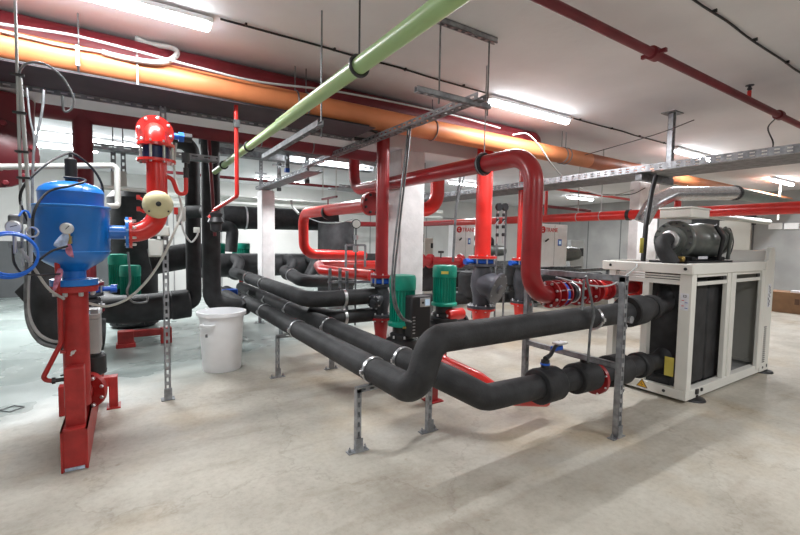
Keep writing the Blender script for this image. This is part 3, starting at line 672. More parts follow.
# sprinkler pipe and ceiling cables
t = thing('sprinkler_pipe', (4.5, 1.93, 3.15), 'dark red sprinkler pipe crossing the ceiling at the top right', 'pipe')
MB().cyl((1.6, 1.93, 3.2), (14, 1.93, 3.2), .036, n=18).build('pipe', MAR, t)
for x in (3.74, at(779, 115, Y=1.93).x): 
    MB().lathe([(.037, -.05), (.055, -.045), (.055, .045), (.037, .05)], (x, 1.93, 3.2), X_, 16).build('coupling', MAR, t)
m = MB(); m.bar((3.74, 1.83, 3.2), (3.74, 2.03, 3.2), .03, .03); m.build('coupling_ear', MAR, t)
sx_ = at(749, 98, Y=1.93).x; h = MB(); h.cyl((sx_, 1.93, 3.22), (sx_, 1.93, 3.30), .02, n=10); h.build('sprinkler_stem', RED, t)
h = MB(); h.lathe([(.012, 0), (.025, .02), (.012, .05), (.04, .055), (.04, .062), (0, .07)], (sx_, 1.93, 3.30), Z_, 14); h.build('sprinkler_head', IRON, t)
def ceil_cable(y, x0, x1, label, st=.8, nm='ceiling_cable'):
    t = thing(nm, (x0, y, CZ-.02), label, 'cable')
    n = int((x1-x0)/.4); pts = [(x0+(x1-x0)*k/n, y+random.uniform(-.012, .012), CZ-.012-random.uniform(0, .008)) for k in range(n+1)]
    MB().curve(pts, .009, n=6, sub=3).build('cable', CABLE, t)
    m = MB(); x = x0+.2
    while x < x1:
        m = MB(); m.box((x-.008, y-.02, CZ-.024), (x+.008, y+.012, CZ)); m.build('cable_clip', DARK, t); x += st
ceil_cable(3.80, .68, 3.66, 'black cable clipped to the ceiling between the two brightest battens')
ceil_cable(3.84, 5.32, 8.3, 'black cable clipped to the ceiling right of the central batten')
ceil_cable(1.53, 2.8, 9.0, 'black cable clipped across the ceiling in the top right corner')
# ================================================================== BLUE TANK GROUP
ty = 3.85; tx = at(75, 300, Y=ty).x
zz = lambda py, px=72, Y=ty: at(px, py, Y=Y).z
t = thing('filter_stand', (tx, ty, 0), 'red steel pipe stand on a channel beam carrying the blue tank', 'stand')
MB().cyl((tx, ty, .36), (tx, ty, zz(288)-.01), .080, n=30).build('standpipe', SRED, t)
MB().cyl((tx, ty, zz(291)), (tx, ty, zz(285.5)), .142, n=32).build('top_flange', SRED, t)
bolt_set(t, WIRE, 'bolt', (tx, ty, zz(291)), (0, 0, -1), .117, 8, .016, .03)
MB().box((tx-.055, 3.625, .16), (tx+.055, 3.75, zz(369, 78, 3.6))).build('square_post', SRED, t, bevel=.006)
MB().box((tx-.045, 3.66, .3), (tx+.045, 3.80, .55)).build('post_gusset', SRED, t, bevel=.004)
bx0 = at(62, 471, Z=0).x; bx1 = at(89, 466, Z=0).x; bzt = zz(429, 74, 3.56)
bc = (bx0+bx1)/2
m = MB(); yb0, yb1 = 3.545, 5.0; tk = .012
m.box((bx0, yb0, 0), (bx0+tk, yb1, bzt)); m.box((bx1-tk, yb0, 0), (bx1, yb1, bzt)); m.box((bx0, yb0, bzt-tk), (bx1, yb1, bzt)); m.box((bx0+tk, yb0+.012, 0), (bx1-tk, yb0+.02, bzt-tk))
m.build('base_beam', SRED, t)
MB().box((bx0+.02, yb0+.004, .004), (bx1-.02, yb0+.012, .024)).build('weld_strip', RAG, t)
cyy = 4.75; lz = zz(376, 108, cyy)
rx0, rx1 = at(109, 390, Y=cyy).x, at(118, 390, Y=cyy).x; lx0, lx1 = at(59, 395, Y=cyy).x, at(69, 395, Y=cyy).x
MB().box((rx0, cyy-.05, 0), (rx1, cyy+.05, lz-.002)).build('side_leg', SRED, t, bevel=.005)
MB().box((bx1-.02, cyy-.048, lz-.09), (rx0+.005, cyy+.048, lz)).build('cross_arm', SRED, t, bevel=.005)
MB().box((rx0-.02, cyy-.08, 0), (rx1+.02, cyy+.08, .012)).build('foot_plate', SRED, t)
MB().box((lx0, cyy-.05, 0), (lx1, cyy+.05, lz-.03)).build('side_leg', SRED, t, bevel=.005)
MB().box((lx1-.005, cyy-.048, lz-.12), (bx0+.02, cyy+.048, lz-.03)).build('cross_arm', SRED, t, bevel=.005)
m = MB(); m.tube([(tx, ty, .46), (tx, ty+.16, .40), (tx+.03, ty+.34, .40)], .085, n=20); m.build('outlet_pipe', SRED, t)
for q, (dy, dz) in enumerate(((.16, .40), (.20, .40), (.42, .47))):
    c = Vector((tx+.055, ty+dy+.02, dz)); MB().cyl(c-Vector((.008, .012, 0)), c+Vector((.008, .012, 0)), .135 if q < 2 else .10, n=28).build('outlet_flange', SRED, t)
c = Vector((tx+.05, ty+.16, .40)); bolt_set(t, WIRE, 'bolt', c, (-.4, -1, 0), .112, 8, .015, .03)
m = MB(); c = at(73, 352, Y=ty-.08); m.cyl(c, c-Y_*.03, .012, n=10); m.bar(c+Vector((-.012, -.03, -.018)), c+Vector((.018, -.03, .018)), .008, .01); m.build('drain_tap', WIRE, t)
# blue tank
t = thing('blue_tank', (tx, ty, zz(285)), 'blue painted tank on the red pipe stand with a gauge and cloths', 'tank')
z0 = zz(285)
prof = [(.142, 0), (.142, .045), (.072, .05), (.072, zz(271)-z0), (.10, zz(268)-z0), (.165, zz(262)-z0), (.210, zz(256)-z0), (.223, zz(251)-z0), (.223, zz(209)-z0), (.230, zz(208)-z0), (.230, zz(206)-z0), (.190, zz(205.5)-z0), (.193, zz(194)-z0), (.197, zz(193)-z0), (.193, zz(192)-z0), (.183, zz(189)-z0), (.15, zz(185.5)-z0), (.09, zz(182.5)-z0), (0, zz(181.5)-z0)]
MB().lathe(prof, (tx, ty, z0), Z_, 44).build('shell', BLUE, t)
for zy, zr_ in ((251, .224), (206.5, .230), (193, .191)): MB().torus((tx, ty, zz(zy)), Z_, zr_, .003, n=44, k=6).build('weld_seam', mat('bright_tank_blue', (.05, .3, .75), .3) if zy == 251 else bpy.data.materials['bright_tank_blue'], t)
MB().lathe([(.036, 0), (.036, .165), (.03, .17), (.012, .18), (.012, .2)], (tx, ty, zz(183)), Z_, 20).build('air_vent', DARK, t)
px_ = Vector((at(72.5, 232, Y=ty).x-.025, ty, zz(232, 100)))
MB().cyl(px_+X_*.22, px_+X_*.36, .052, n=20).build('outlet_stub', BLUE, t)
MB().cyl(px_+X_*.345, px_+X_*.365, .118, n=28).build('outlet_flange', BLUE, t)
gp = at(67, 228.5, Y=3.55)
m = MB(); m.cyl(gp+Vector((0, .10, 0)), gp+Vector((0, .0, -.0)), .012, n=10); m.cyl(gp+Vector((0, .03, -.12)), gp+Vector((0, .03, 0)), .014, n=10); m.box(gp+Vector((-.02, .01, -.10)), gp+Vector((.02, .07, -.05))); m.build('gauge_fitting', BRASS, t)
g = MB().lathe([(.036, .02), (.038, .0), (.038, -.02), (.033, -.022)], gp, Y_, 24).build('pressure_gauge', WIRE, t)
MB().cyl(gp-Y_*.024, gp-Y_*.020, .031, n=24).build('gauge_dial', DIAL, g)
MB().bar(gp-Y_*.026-Z_*.006-X_*.006, gp-Y_*.026+Z_*.018+X_*.014, .003, .004).build('gauge_needle', INK, g)
def cloth(nm, pts, m, parent=None):
    """small crumpled cloth: rows of points"""
    mb = MB(); rows = len(pts); cols = len(pts[0]); vs = [Vector(p) for r in pts for p in r]
    fs = [(i*cols+j, i*cols+j+1, (i+1)*cols+j+1, (i+1)*cols+j) for i in range(rows-1) for j in range(cols-1)]
    mb.add(vs, fs); o = mb.build(nm, m, parent); s = o.modifiers.new('solid', 'SOLIDIFY'); s.thickness = .006; s2 = o.modifiers.new('sub', 'SUBSURF'); s2.levels = s2.render_levels = 2; return o
def pc(pl, Y): return [at(a, b, Y=Y+random.uniform(-.025, .025)) for a, b in pl]
tag(cloth('cloth', [pc([(64, 232), (67, 233), (70, 235)], 3.54), pc([(59, 237), (64, 239), (69, 241)], 3.54), pc([(52, 245), (61, 246), (67, 246)], 3.55), pc([(55, 246), (61, 249), (66, 250)], 3.56)], RAG), 'pale blue cloth tied around the gauge tap on the blue tank', 'cloth')
tag(cloth('cloth', [pc([(66, 244), (69, 243), (72, 245)], 3.55), pc([(64, 250), (69, 250), (73, 250)], 3.54), pc([(67, 255), (70, 254), (74, 255)], 3.55), pc([(71, 257), (73, 257), (74, 258)], 3.56)], PINK), 'pink cloth hanging from the tap on the front of the blue tank', 'cloth')
tag(cloth('cloth', [pc([(57, 268), (60, 267), (64, 270)], 3.68), pc([(55, 275), (59, 274), (63, 275)], 3.67), pc([(53, 282), (57, 282), (60, 281)], 3.68), pc([(52, 291), (54, 292), (57, 290)], 3.69)], PINK), 'small pink cloth wrapped at the neck under the blue tank', 'cloth')
t = thing('bent_red_pipe', at(60, 345, Y=3.8), 'thin red pipe with a bent lower leg beside the red stand', 'pipe')
MB().tube([at(57, 262, Y=3.72), at(60, 300, Y=3.75), at(61, 343, Y=3.8), at(42, 380, Y=3.8), at(54, 381, Y=3.8)], .016, .03, n=12).build('pipe', SRED, t)
m = MB(); a = at(52, 381, Y=3.8); b = at(66, 379, Y=3.8); m.cyl(a, b, .014, n=10); m.cyl(a, a+(b-a)*.25, .024, n=8); m.bar(a+(b-a)*.6+Z_*.03, b+Z_*.035, .012, .008); m.build('ball_valve', DARK, t)
m = MB(); a = at(60, 352, Y=3.8); b = at(66, 352, Y=3.8); m.cyl(a, b, .012, n=8); m.build('side_stub', SRED, t)
t = thing('curved_conduit', at(64, 345, Y=3.8), 'two grey corrugated conduits curving down from the left to the red stand', 'conduit')
MB().curve([at(30, 262, Y=3.9), at(28, 290, Y=3.9), at(29, 315, Y=3.9), at(38, 333, Y=3.9), at(52, 341, Y=3.9), at(64, 341, Y=3.85)], .011).build('conduit', CONDG, t)
MB().curve([at(27, 262, Y=3.9), at(26, 300, Y=3.9), at(29, 325, Y=3.9), at(40, 342, Y=3.9), at(56, 347, Y=3.85), at(66, 346, Y=3.85)], .013).build('conduit', GALVD, t)
# controller box and small motor beside the stand
a = at(86, 312, Y=4.1); b = at(101, 352, Y=4.1)
t = thing('controller_box', (b.x, 4.1, b.z), 'grey control box with a small green mark beside the red stand', 'control box')
MB().box((a.x, 4.05, b.z), (b.x, 4.35, a.z)).build('case', CONDW, t, bevel=.01)
MB().box((a.x, 4.03, a.z-.05), (b.x+.005, 4.36, a.z-.01)).build('lid', CONDW, t, bevel=.006)
c = at(95, 316, Y=4.045); MB().box((a.x+.01, 4.043, c.z-.03), (b.x-.01, 4.05, c.z+.05)).build('dark_band', GREYP, t)
MB().add([c+Vector((-.018, 0, 0)), c+Vector((0, 0, -.022)), c+Vector((.018, 0, 0)), c+Vector((0, 0, .022))], [(0, 1, 2, 3)]).build('green_mark', TEAL, t)
MB().box((a.x+.0, 4.043, c.z-.01), (a.x+.03, 4.046, c.z+.04)).build('blue_display', SCREEN, t)
c = at(94, 362, Y=4.2); MB().lathe([(.07, -.10), (.085, -.09), (.085, .05), (.07, .07)], c, Z_, 20).build('motor', DARK, t)
m = MB(); a = at(100, 366, Y=4.2); m.lathe([(.05, -.03), (.03, .02), (.02, .05)], a, Z_, 14); m.build('motor_foot', DARK, t)
MB().tube([c-Z_*.10, c-Z_*.22], .05, n=14).build('flanged_stub', SRED, t)
# ------------------------------------------------------------------ red elbow riser with flanges
p = at(157, 185, Y=ty); ex = p.x; ez = px_.z
zl, zu = at(153, 161, Y=ty).z, at(152, 145, Y=ty).z
t = thing('flanged_red_elbow', (ex, ty, ez-.1), 'bright red flanged pipe rising from the blue tank, topped by a bolted elbow', 'pipe')
e0 = px_+X_*.385
MB().tube([e0, (ex, ty, ez), (ex, ty, zl)], .072, .21, n=30, seg=10).build('pipe', RED, t)
MB().cyl(px_+X_*.368, px_+X_*.388, .118, n=30).build('flange', RED, t)
bolt_set(t, WIRE, 'stud', px_+X_*.34, X_, .098, 8, .011, .075)
MB().cyl((ex, ty, zl-.008), (ex, ty, zl+.012), .135, n=32).build('flange', RED, t)
MB().cyl((ex, ty, zl+.014), (ex, ty, zu-.014), .092, n=28).build('valve_body', mat('navy_cast_iron', (.01, .02, .10), .4), t)
MB().cyl((ex, ty, zu-.012), (ex, ty, zu+.01), .130, n=32).build('flange', RED, t)
bolt_set(t, WIRE, 'stud', (ex, ty, zl-.02), Z_, .115, 8, .010, zu-zl+.05)
zt_ = at(150, 128.5, Y=ty).z
MB().tube([(ex, ty, zu), (ex, ty, zt_), (ex-.01, ty+.42, zt_)], .072, .115, n=28, seg=10).build('top_elbow', RED, t)
fc = Vector((ex, ty+.115, zt_)); ff_ = MB().cyl(fc, fc+Y_*.022, .135, n=32).build('flange', RED, t)
bolt_set(ff_, WIRE, 'bolt', fc, (0, -1, 0), .113, 8, .013, .02, off=.2)
MB().cyl(fc+Y_*.03, fc+Y_*.075, .11, n=28).build('butterfly_valve', BLUEV, t); MB().cyl(fc+Y_*.08, fc+Y_*.10, .135, n=32).build('flange', RED, t)
m = MB(); m.cyl(fc+Vector((.10, .05, -.0)), fc+Vector((.18, .05, -.0)), .025, n=14); m.cyl(fc+Vector((.17, .05, 0)), fc+Vector((.21, .05, 0)), .04, n=8); m.build('valve_actuator', HOSE, t)
MB().cyl(fc+Vector((.20, .05, -.0)), fc+Vector((.27, .05, -.0)), .038, n=8).build('actuator_cap', DARK, t)
MB().tube([at(164, 176, Y=ty), at(172, 178, Y=ty), at(178, 194, Y=ty), at(186, 194, Y=ty), at(186, 178, Y=ty)], .016, .05, n=12).build('siphon_pipe', RED, t)
m = MB(); a = at(186, 178, Y=ty); m.cyl(a, a+Z_*.08, .02, n=10); m.cyl(a+Z_*.12, a+Z_*.2, .03, n=12); m.cyl(a+Z_*.07, a+Z_*.13, .012, n=8); m.build('pressure_switch', DARK, t)
bl = at(158.5, 204, Y=3.60)
t = thing('expansion_vessel', bl, 'round cream painted expansion vessel in front of the red elbow', 'vessel')
MB().lathe([(0, -.06), (.015, -.06), (.05, -.054), (.083, -.037), (.100, -.014), (.103, 0), (.103, .014), (.100, .03), (.083, .05), (.05, .067), (0, .075)], bl+Y_*.06, Y_, 40).build('shell', CREAM, t)
MB().lathe([(.018, .01), (.018, -.012), (.008, -.014), (0, -.014)], bl+Y_*.0, Y_, 16).build('valve_cap', DARK, t)
m = MB()
for dx, dz in ((-.06, -.055), (.065, -.05)): m.cyl(bl+Vector((dx, .05, dz)), bl+Vector((dx, .01, dz)), .007, n=8)
m.build('rim_screw', DARK, t)
m = MB()
for dz in (.05, -.035): m.tube([bl+Vector((-.12, .14, dz)), bl+Vector((-.09, .12, dz-.02)), bl+Vector((-.02, .12, dz))], .012, n=8); m.box(bl+Vector((-.135, .12, dz-.016)), bl+Vector((-.11, .16, dz+.016)))
m.build('pipe_bracket', RED, t)
# white plastic pipe
t = thing('white_pipe', at(60, 166, Y=4.5), 'white plastic pipe crossing behind the blue tank top and turning down', 'pipe')
MB().tube([at(-20, 167, Y=4.5), at(117, 165.5, Y=4.5), at(118, 206, Y=4.5), at(106, 206, Y=4.3)], .024, .04, n=14).build('pipe', PVC, t)
for a, b in (((-5, 167), (2, 167)),): MB().cyl(at(*a, Y=4.5), at(*b, Y=4.5), .028, n=12).build('socket', PVC, t)
MB().tube([at(100, 187, Y=5.2), at(150, 191, Y=5.2)], .022, n=10).build('branch', PVC, t)
# vertical conduits at left
t = thing('steel_conduit', (-.55, 3.5, .5), 'thin vertical steel conduit left of the blue tank, reaching the ceiling', 'conduit')
MB().cyl((-.545, 3.5, at(29, 266, Y=3.5).z), (-.53, 3.5, CZ), .008, n=10).build('tube', CONDG, t)
t = thing('steel_conduit', (-.5, 3.5, .5), 'thicker pale conduit whose top hooks over into a cable loop', 'conduit')
MB().tube([at(31, 262, Y=3.5), at(27, 170, Y=3.5), at(20, 78, Y=3.5)], .011, n=10).build('tube', CONDG, t)
MB().curve([at(20, 80, Y=3.5), at(20, 71, Y=3.5), at(28, 63, Y=3.5), at(45, 64, Y=3.5), at(62, 77, Y=3.55), at(73, 96, Y=3.6), at(72, 108, Y=3.6), at(64, 111, Y=3.6), at(62, 95, Y=3.6)], .007).build('cable_loop', GALVD, t)
m = MB()
for y_ in (75, 113, 152, 178):
    a = at(20+(y_-75)*.06, y_, Y=3.48); m = MB(); m.box(a-Vector((.045, .012, .006)), a+Vector((.02, .012, .006))); m.build('saddle', CABLE, t)
tag(MB().curve([at(27, 88, Y=4.3), at(30, 118, Y=4.3), at(34, 138, Y=4.3), at(33, 160, Y=4.3)], .007).build('grey_cable', GALVD), 'left cable of the V of grey cables hanging from the tray at left', 'cable', 'grey cables hanging in a V')
tag(MB().curve([at(44, 90, Y=4.3), at(42, 112, Y=4.3), at(36, 140, Y=4.3), at(33, 165, Y=4.3), at(32, 250, Y=4.3)], .009).build('grey_cable', GALVD), 'right cable of the V of grey cables hanging from the tray at left', 'cable', 'grey cables hanging in a V')
# gauge, hose coil, black cables
g0 = at(14, 227, Y=3.45)
t = thing('pressure_gauge', g0, 'round white faced pressure gauge above the coil of blue hose', 'gauge')
gc_ = MB().lathe([(.034, .03), (.040, .01), (.040, -.02), (.035, -.022)], g0, Y_, 26).build('case', WIRE, t)
MB().cyl(g0-Y_*.024, g0-Y_*.02, .033, n=24).build('dial', DIAL, gc_); MB().bar(g0-Y_*.026-X_*.014, g0-Y_*.026+X_*.018+Z_*.01, .003, .004).build('needle', INK, gc_)
MB().cyl(g0-Z_*.16, g0-Z_*.035, .010, n=10).build('gauge_neck', WIRE, t); MB().box(g0+Vector((-.03, .0, -.13)), g0+Vector((.03, .05, -.09))).build('manifold', GALVD, t, bevel=.005); MB().box(g0+Vector((-.04, .06, .02)), g0+Vector((.06, .12, .08))).build('switch_body', GALVD, t, bevel=.015)
hc = at(11, 255.5, Y=3.40)
t = thing('blue_hose', hc-Z_*.15, 'coil of bright blue air hose hanging at the left edge', 'hose')
for k in range(4):
    MB().torus(hc+Vector((.006*k-.01, -.012*k, .008*(k % 2))), (.08*(k-1.5)-.3, 1, .05), .136-.005*k, .007, n=40, k=8).build('coil', HOSE, t)
MB().curve([at(19, 216, Y=3.42), at(23, 211, Y=3.45), at(28, 212, Y=3.45), at(30, 218, Y=3.45)], .006).build('hose_tail', HOSE, t)
m = MB(); m.torus(at(32, 232, Y=3.43), Y_, .03, .006, n=16, k=6); tag(m.build('cable_hook', WIRE), 'small pale hook on the conduit beside the gauge', 'hook')
def cab(pts, r, m, label, nm='cable'): return tag(MB().curve(pts, r).build(nm, m), label, 'cable')
cab([at(34, 232, Y=3.5), at(21, 205, Y=3.5), at(24, 186, Y=3.5), at(45, 165, Y=3.6), at(66, 154, Y=3.78), at(76, 155, Y=3.8), at(92, 168, Y=3.85), at(102, 185, Y=3.85), at(103, 205, Y=3.85)], .008, CABLE, 'black cable arching over the top of the blue tank', 'arching_cable')
cab([at(33, 240, Y=3.48), at(34, 212, Y=3.5), at(48, 192, Y=3.58), at(70, 186, Y=3.58), at(84, 182, Y=3.6), at(83, 179, Y=3.75), at(64, 177, Y=3.8)], .008, CABLE, 'black cable lying across the blue tank shoulder', 'shoulder_cable')
cab([at(68, 246, Y=3.5), at(50, 252, Y=3.48), at(30, 268, Y=3.45), at(22, 273, Y=3.45), at(14, 262, Y=3.45), at(13, 245, Y=3.45)], .007, CABLE, 'black cable sagging from the tank tap to the gauge manifold', 'sagging_cable')
cab([at(20, 274, Y=3.45), at(40, 275, Y=3.5), at(60, 274, Y=3.65)], .006, CABLE, 'thin black cable running level to the tank neck', 'thin_cable')
cab([at(14, 240, Y=3.46), at(30, 262, Y=3.5), at(48, 288, Y=3.6), at(64, 299, Y=3.72)], .009, CONDW, 'white cable slanting down from the gauge to the red stand', 'white_cable')
cab([at(87, 303, Y=3.9), at(108, 306, Y=3.9), at(130, 297, Y=3.9), at(150, 277, Y=3.9), at(165, 253, Y=3.9), at(176, 228, Y=3.95), at(182, 212, Y=4.0), at(178, 190, Y=4.0), at(174, 168, Y=4.05), at(176, 143, Y=4.05)], .010, PVC, 'white cable sweeping from the control box up to the red elbow', 'sweeping_cable')
cab([at(128, 252, Y=4.2), at(130, 280, Y=4.2), at(127, 292, Y=4.2), at(133, 302, Y=4.3), at(146, 302, Y=4.4), at(148, 296, Y=4.4)], .009, GALVD, 'grey flexible conduit curving in front of the green pumps', 'flexible_conduit')
cab([at(180, 215, Y=4.1), at(184, 232, Y=4.1), at(191, 242, Y=4.1), at(197, 236, Y=4.1), at(198, 230, Y=4.1)], .008, CONDG, 'short grey cable looping between two small white boxes', 'looping_cable')
# slotted pole
t = thing('slotted_post', (.32, 4.70, 0), 'tall slotted galvanised post standing between the red stand and the white bin', 'post')
strut(MB(), (.32, 4.70, 0), (.32, 4.70, 2.84), .052).build('post', GALV, t); MB().box((.26, 4.65, 0), (.38, 4.75, .008)).build('foot_plate', GALVD, t); MB().box((.285, 4.665, .008), (.355, 4.672, .12)).build('foot_sleeve', GALV, t)
def sbox(px, py, Y, w, h, label, m=PVC, d=.06):
    p = at(px, py, Y=Y); t = thing('junction_box', p-Z_*h/2, label, 'junction box')
    MB().box(p-Vector((w/2, 0, h/2)), p+Vector((w/2, d, h/2))).build('case', m, t, bevel=.006)
    MB().box(p-Vector((w*.42, .006, h*.42)), p+Vector((w*.42, 0, h*.42))).build('cover', m, t, bevel=.003)
    MB().cyl(p-Vector((0, -.03, h/2+.03)), p-Vector((0, -.03, h/2)), .012, n=8).build('cable_gland', DARK, t); return t
jbx = sbox(181, 214, 4.2, .075, .13, 'white junction box with a red corner right of the cream vessel')
qb = at(178, 211, Y=4.18); MB().box(qb-Vector((.03, .0, .03)), qb+Vector((.0, .03, .03))).build('red_button', RED, jbx)
sbox(162, 231, 4.6, .13, .10, 'small white junction box on the slotted post below the cream vessel')
sbox(156, 248, 4.62, .12, .17, 'tilted white box on the slotted post above the far black pipes')
sbox(197, 230, 5.2, .06, .06, 'small white box on the black vertical pipe')
# ------------------------------------------------------------------ white bin
t = thing('white_bin', (.97, 5.52, 0), 'round white plastic bin standing on the floor beside the black pipes', 'bin')
MB().lathe([(0, .01), (.200, .01), (.215, 0), (.222, .02), (.252, .62), (.262, .66), (.262, .675), (.285, .675), (.285, .715), (.262, .72), (.25, .70), (.238, .62), (.205, .03), (0, .03)], (.97, 5.52, 0), Z_, 44).build('body', BINW, t)
hp = Vector((.97, 5.52, .58)); m = MB(); m.tube([hp+Vector((-.22, -.10, 0)), hp+Vector((-.27, -.15, 0)), hp+Vector((-.16, -.24, 0)), hp+Vector((-.10, -.21, 0))], .014, .03, n=8); m.build('handle', BINW, t)
c = at(206.5, 336, Y=5.29); MB().box(c-Vector((.012, .004, .018)), c+Vector((.012, .01, .018))).build('size_mark', GALVD, t)
# ================================================================== PUMPS
def fins(x, y, z0_, z1_, r, n=26):
    m = MB(); m.cyl((x, y, z0_), (x, y, z1_), r*.9, n=28)
    for k in range(n):
        a = 2*PI*k/n; d = Vector((math.cos(a), math.sin(a), 0)); c = Vector((x, y, 0))
        m.bar(c+d*r*.95+Z_*z0_, c+d*r*.95+Z_*z1_, .008, r*.12, d) if False else m.bar(c+d*r*.93+Z_*(z0_+.01), c+d*r*.93+Z_*(z1_-.01), r*.05, r*.16, d)
    return m
def make_pump(x, y, zb_, h, r, label, inv=None, sticker=False, nameg=None, foot=True, sw=2.2):
    t = thing('pump', (x, y, 0), label, 'pump', nameg or 'green vertical pumps')
    MB().lathe([(r*1.04, h*.70), (r*1.06, h*.72), (r*1.06, h*.93), (r*.98, h*.99), (r*.6, h*1.0), (0, h*1.005)], (x, y, zb_), Z_, 30).build('fan_cover', TEAL, t)
    fins(x, y, zb_+h*.08, zb_+h*.72, r).build('motor_housing', TEAL, t)
    MB().lathe([(r*1.15, 0), (r*1.15, h*.06), (r*.95, h*.10)], (x, y, zb_), Z_, 28).build('motor_flange', TEAL, t)
    MB().lathe([(r*.75, 0), (r*.75, -.08), (r*.95, -.10), (r*.95, -.14), (r*1.25, -.16), (r*1.3, -.28), (r*.9, -.34), (r*.3, -.36)], (x, y, zb_), Z_, 26).build('pump_casing', DARK, t)
    bolt_set(t, WIRE, 'bolt', (x, y, zb_-.13), Z_, r*1.1, 8, .011, .03)
    m = MB(); m.cyl((x-r*sw, y, zb_-.26), (x+r*sw, y, zb_-.26), .075, n=20); m.build('suction_pipe', DARK, t)
    for s_ in (-1, 1): MB().cyl((x+s_*r*(sw-.1), y, zb_-.26), (x+s_*r*(sw+.1), y, zb_-.26), .12, n=24).build('flange', DARK, t)
    if foot: MB().lathe([(.09, 0), (.09, .02), (.05, .04), (.05, zb_-.33)], (x, y, 0), Z_, 16).build('pedestal', DRED, t)
    if inv:
        a, b, dy = inv
        MB().box((a.x, y-r-dy, b.z), (b.x, y-r+.02, a.z)).build('frequency_drive', DARK, t, bevel=.02)
        w = b.x-a.x; H_ = a.z-b.z
        cpn = MB().box((a.x+w*.42, y-r-dy-.006, a.z-H_*.27), (b.x-.02, y-r-dy+.002, a.z-H_*.06)).build('control_panel', CONDW, t, bevel=.003)
        MB().box((a.x+w*.66, y-r-dy-.010, a.z-H_*.24), (b.x-.03, y-r-dy-.004, a.z-H_*.09)).build('display', SCREEN, cpn)
        MB().cyl((a.x+w*.54, y-r-dy-.016, a.z-H_*.165), (a.x+w*.54, y-r-dy-.004, a.z-H_*.165), .013, n=12).build('knob', DARK, cpn)
        m = MB()
        for k in range(6): m.box((a.x+.02, y-r-dy-.006, b.z+.05+k*.035), (a.x+.05, y-r-dy, b.z+.062+k*.035))
        m.build('rating_mark', WIRE, t, smooth=False)
        MB().tube([(a.x-.03, y-r, b.z+.10), (a.x+.04, y-r-.02, b.z+.10)], .014, n=8).build('brass_gland', BRASS, t)
    if sticker:
        MB().torus((x, y, zb_+h*.82), Z_, r*1.065, .012, n=8, k=4, a0=PI*.93+PI/2 if False else 0, a1=.5) if False else None
        d = Vector((-.62, -.78, 0)).normalized(); c = Vector((x, y, zb_+h*.83))+d*r*1.05
        MB().bar(c-d.cross(Z_)*.045, c+d.cross(Z_)*.045, .012, .035).build('yellow_sticker', YEL, t)
    return t
py1 = 4.05; p1 = at(402, 325, Y=py1); h1 = at(402, 274.5, Y=py1).z-p1.z
ia = at(412, 301, Y=py1-.30); ib = at(427, 346, Y=py1-.30)
ia = at(412, 296.5, Y=py1-.27); ib = at(431, 336, Y=py1-.27)
make_pump(p1.x, py1, p1.z, h1, .145, 'green vertical pump with a black frequency drive and small lit display', (ia, ib, .12))
py2 = 4.30; p2 = at(444, 305, Y=py2); h2 = at(444, 265, Y=py2).z-p2.z
make_pump(p2.x, py2, p2.z, h2, .148, 'green vertical pump with a yellow sticker, right of the concrete column', None, True)
mbx = MB().lathe([(.0, 0), (.06, .01), (.075, .03), (.075, .26), (.06, .29), (0, .30)], at(463, 313, Y=4.2), (-1, -.1, 0), 20).build('red_cylinder', RED)
tag(mbx, 'small red horizontal cylinder between the sticker pump and the grey strainer', 'cylinder')
gy = 7.0
for px, Y_p, lab in ((131, 6.6, 'nearer of the two green pumps behind the blue tank, on the low thick black pipe'), (119, 7.1, 'farther of the two green pumps behind the blue tank')):
    Y_p += 1.15; a = at(px, 302 if px == 131 else 288, Y=Y_p); b = at(px, 265 if px == 131 else 254, Y=Y_p)
    make_pump(a.x, Y_p, a.z, b.z-a.z, .135, lab, foot=False, sw=1.4)
for px, lab in ((216, 'left of two distant green pumps behind the black header'), (241, 'right of two distant green pumps behind the black header')):
    a = at(px, 262, Y=10.8); b = at(px, 243, Y=10.8); make_pump(a.x, 10.8, a.z, b.z-a.z, .20, lab, sw=1.4)
a = at(524, 277, Y=6.3); make_pump(a.x, 6.3, a.z-.15, .35, .15, 'green pump mostly hidden behind the grey strainer of the bright red riser', foot=True)
# ================================================================== BLACK INSULATED PIPES, BACK
def jacket(nm, pts, r, bend, label, clamps=(), m=FOAM, cat='pipe', n=22, group=None):
    pts = [Vector(p) for p in pts]; c = min(pts, key=lambda p: p.z)
    t = thing(nm, c, label, cat, group or ('black insulated pipes' if nm == 'insulated_pipe' else None)); MB().tube(pts, r, bend, n=n, seg=8).build('pipe_jacket', m, t)
    for p, ax in clamps: MB().lathe([(r, -.018), (r+.009, -.018), (r+.009, .018), (r, .018)], p, ax, 24).build('pipe_clamp', WIRE, t)
    return t
bv = at(211, 220, Y=6.3); zt1_ = at(211, 137, Y=6.3).z
jacket('insulated_pipe', [(bv.x, 6.3, zt1_), (bv.x, 6.3, at(240, 305, Y=6.3).z), (1.36, 6.34, at(240, 305, Y=6.3).z-.02)], .118, .22, 'right of two tall black vertical pipes, standing behind the white bin')
z3 = at(130, 308, Y=7.0).z; a = at(104, 308, Y=7.0); b = at(172, 308, Y=7.0)
zt2_ = at(190, 143, Y=7.0).z; v2 = at(193, 220, Y=7.0)
jacket('insulated_pipe', [(v2.x-.55, 7.0, zt2_), (v2.x, 7.0, zt2_), (v2.x, 7.0, z3+.03), (b.x+.2, 7.0, z3+.02)], .105, .16, 'left of two tall black vertical pipes, with a top bend to the left')
z3 = at(130, 308, Y=7.0).z; a = at(104, 308, Y=7.0); b = at(172, 308, Y=7.0)
